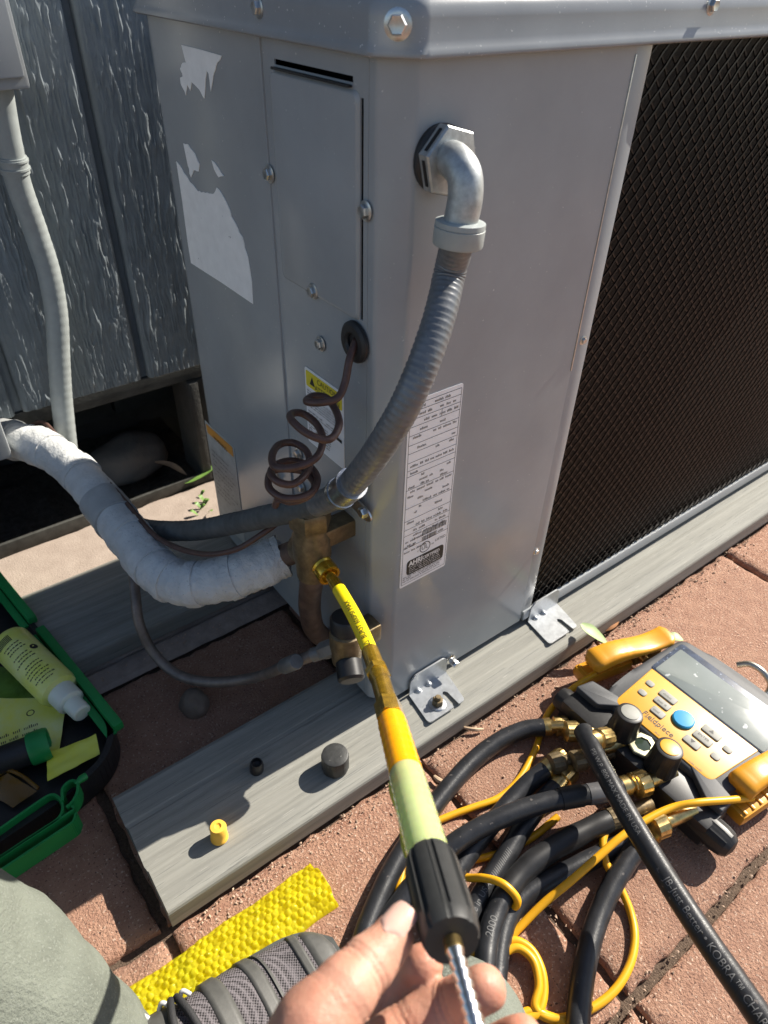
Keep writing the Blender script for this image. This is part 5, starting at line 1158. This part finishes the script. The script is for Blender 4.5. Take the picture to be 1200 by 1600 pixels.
# trainer: lofted upper on a sole, pointing along the rail
def shoe():
    sx0, sx1 = -.520, -.198; cy = -.190
    def prof(u):                           # u 0 heel .. 1 toe : half width, height, centre y shift
        w = .034 + .014 * math.sin(min(1, u * 1.1) * math.pi * .9) * 1.0; w = min(w, .046)
        if u > .86: w *= math.sqrt(max(.02, 1 - ((u - .86) / .14) ** 2)) * .9 + .1
        if u < .08: w *= math.sqrt(max(.05, 1 - ((.08 - u) / .08) ** 2))
        h = .078 - .062 * max(0, min(1, (u - .30) / .55)) ** .9
        if u > .84: h *= math.sqrt(max(.03, 1 - ((u - .84) / .165) ** 2)) * .75 + .25
        return w, h, -.006 * u
    def pt(u, an, off=0.0):
        w, h, sh = prof(u); x = sx0 + (sx1 - sx0) * u; cx_, sz = math.cos(an), math.sin(an)
        yy = (w + off) * math.copysign(abs(cx_) ** .7, cx_); z_ = (h + off) * abs(sz) ** .85
        return V((x, cy + sh + yy, ZG + .016 + z_))
    sh_ = obj('shoe', B().grid([[pt(i / 59, math.pi * j / 28) for j in range(29)] for i in range(60)]), SHOEM, person, smooth=80)
    b = B(); P = []
    for i in range(60):
        u = i / 59; w, h, sh = prof(u); x = sx0 + (sx1 - sx0) * u + (.004 if i == 59 else -.004 if i == 0 else 0)
        P.append([V((x, cy + sh + s * (w + .0035), ZG + z)) for s, z in ((-1, .002), (-1, .017), (-.97, .020), (.97, .020), (1, .017), (1, .002), (-1, .002))])
    b.grid(P); obj('sole', b, SOLE, sh_)
    def over(u0, u1, a0_, a1_, off=.0022, bow=0.0, name='overlay', matl=SHOEL):
        bb = B(); bb.grid([[pt(u0 + (u1 - u0) * i / 7 - bow * math.sin(math.pi * j / 20), a0_ + (a1_ - a0_) * j / 20, off if 0 < i < 7 else .0002) for j in range(21)] for i in range(8)]); obj(name, bb, matl, sh_, smooth=80)
    over(.925, .998, .02, 3.12, .0026, .0); over(.885, .915, .02, 3.12, .002, .0); over(.70, .745, .05, 3.09, .0026, -.035); over(.755, .765, .08, 3.06, .002, -.035); over(.58, .64, .08, 3.06, .003, -.03)
    over(.40, .52, .55, 2.6, .003, 0, 'tongue', SHOEL)
    for k, u in enumerate((.56, .50, .44, .38)):
        bb = B(); bb.tube(spline([pt(u + .03 * math.cos(a_ * 1.0) * (1 if k % 2 else -1), a_, .0055) for a_ in np.linspace(.75, 2.4, 9)], 4), .0036, 10); obj('lace', bb, LACE, sh_, smooth=80)
        for a_ in (.78, 2.36):
            bb = B(); bb.tube(spline([pt(u - .015, a_ - .08, .003), pt(u, a_, .008), pt(u + .015, a_ + .08, .003)], 4), .0022, 8); obj('lace_loop', bb, mat('loop_white%d' % k, (.55, .55, .55), .5) if a_ < 1 else LACE, sh_, smooth=80)
    bb = B(); bb.tube(spline([V((sx0 + .06, cy, ZG + .05)), V((sx0 + .055, cy, ZG + .10)), A1_ + V((0, 0, .02))], 6), .042, 24); obj('sock', bb, LACE, sh_, smooth=80)
shoe()

# ================================================================== LEAVES AND CHIPS
def leaf(pts_, w, matl, label, cat='leaf', name='leaf', group=None, bend=.3):
    P = spline(pts_, 8); b = B(); n = len(P); F = frames(P); g_ = []
    for i, (p, f_) in enumerate(zip(P, F)):
        u = i / (n - 1); ww = w * math.sin(min(1, u * 1.0 + .04) * math.pi) ** .7 + .0004; sd3 = f_[0].cross(ZA).normalized(); nn = sd3.cross(f_[0])
        g_.append([p - sd3 * ww + nn * ww * bend, p, p + sd3 * ww + nn * ww * bend])
    b.grid(g_); N = len(b.v); b.v += [p - ZA * .0006 for p in b.v]; b.f += [tuple(i + N for i in reversed(f_)) for f_ in list(b.f)]
    return tag(obj(name, b, matl, org=P[0], smooth=80), label, cat, group)
leaf([on(908, 975, 2, .0), on(925, 988, 2, -.004), on(952, 1008, 2, -.018)], .010, LEAFP, 'pale green leaf poking out beside the far pipe clamp')
leaf([on(1040, 998, 2, -.02), on(1055, 996, 2, -.018), on(1068, 1000, 2, -.022)], .008, LEAFP, 'small pale leaf tip behind the corner of the gauge')
leaf([on(268, 755, 2, ZG + .004), on(298, 752, 2, ZG + .012), on(330, 733, 2, ZG + .02), on(336, 715, 2, ZG + .03)], .0055, LEAF, 'long green blade of grass by the opening and the unit corner', 'grass blade', 'grass_blade')
leaf([on(242, 722, 1, .70), on(268, 728, 1, .69), on(292, 742, 1, .67)], .008, CHIP, 'dry tan leaf lying in front of the stone')
weed = thing('weed', on(322, 790, 2, ZG), 'small green weed growing in the paver joint beside the unit', 'weed')
for k in range(9):
    c_ = on(312 + random.uniform(-2, 14), 778 + k * 3.4, 2, ZG); a_ = random.uniform(0, 6.28); d_ = V((math.cos(a_), math.sin(a_), .8)) * .014
    P = spline([c_, c_ + d_ * .6 + ZA * .004, c_ + d_], 5); b = B(); b.grid([[p - d_.cross(ZA).normalized() * .004 * math.sin(3.0 * i / 10 + .1), p + d_.cross(ZA).normalized() * .004 * math.sin(3.0 * i / 10 + .1)] for i, p in enumerate(P)]); obj('leaf', b, LEAF, weed, smooth=80)
def chip(a_, c_, L, w, ang, label, matl=CHIP):
    c0 = on(a_, c_, 2, ZG + .004); d_ = V((math.cos(ang), math.sin(ang), 0)); P = [c0 + d_ * (L * (t - .5)) + ZA * (.002 * math.sin(t * 3)) + d_.cross(ZA) * (.003 * math.sin(t * 3.1)) for t in np.linspace(0, 1, 8)]
    b = B(); b.tube(P, [w * (.6 + .4 * math.sin(t * 3.14)) for t in np.linspace(0, 1, 8)], 7); tag(obj('wood_chip', b, matl, org=c0), label, 'wood chip')
chip(740, 1138, .026, .0028, -.75, 'pale wood chip on the pavers below the near bracket')
chip(688, 1218, .017, .0035, -1.2, 'pale chip beside the orange tube on the pavers')
leaf([on(944, 985, 2, ZG + .004), on(955, 978, 2, ZG + .008), on(968, 968, 2, ZG + .004)], .006, DRYL, 'dry brown leaf against the rail above the gauge')
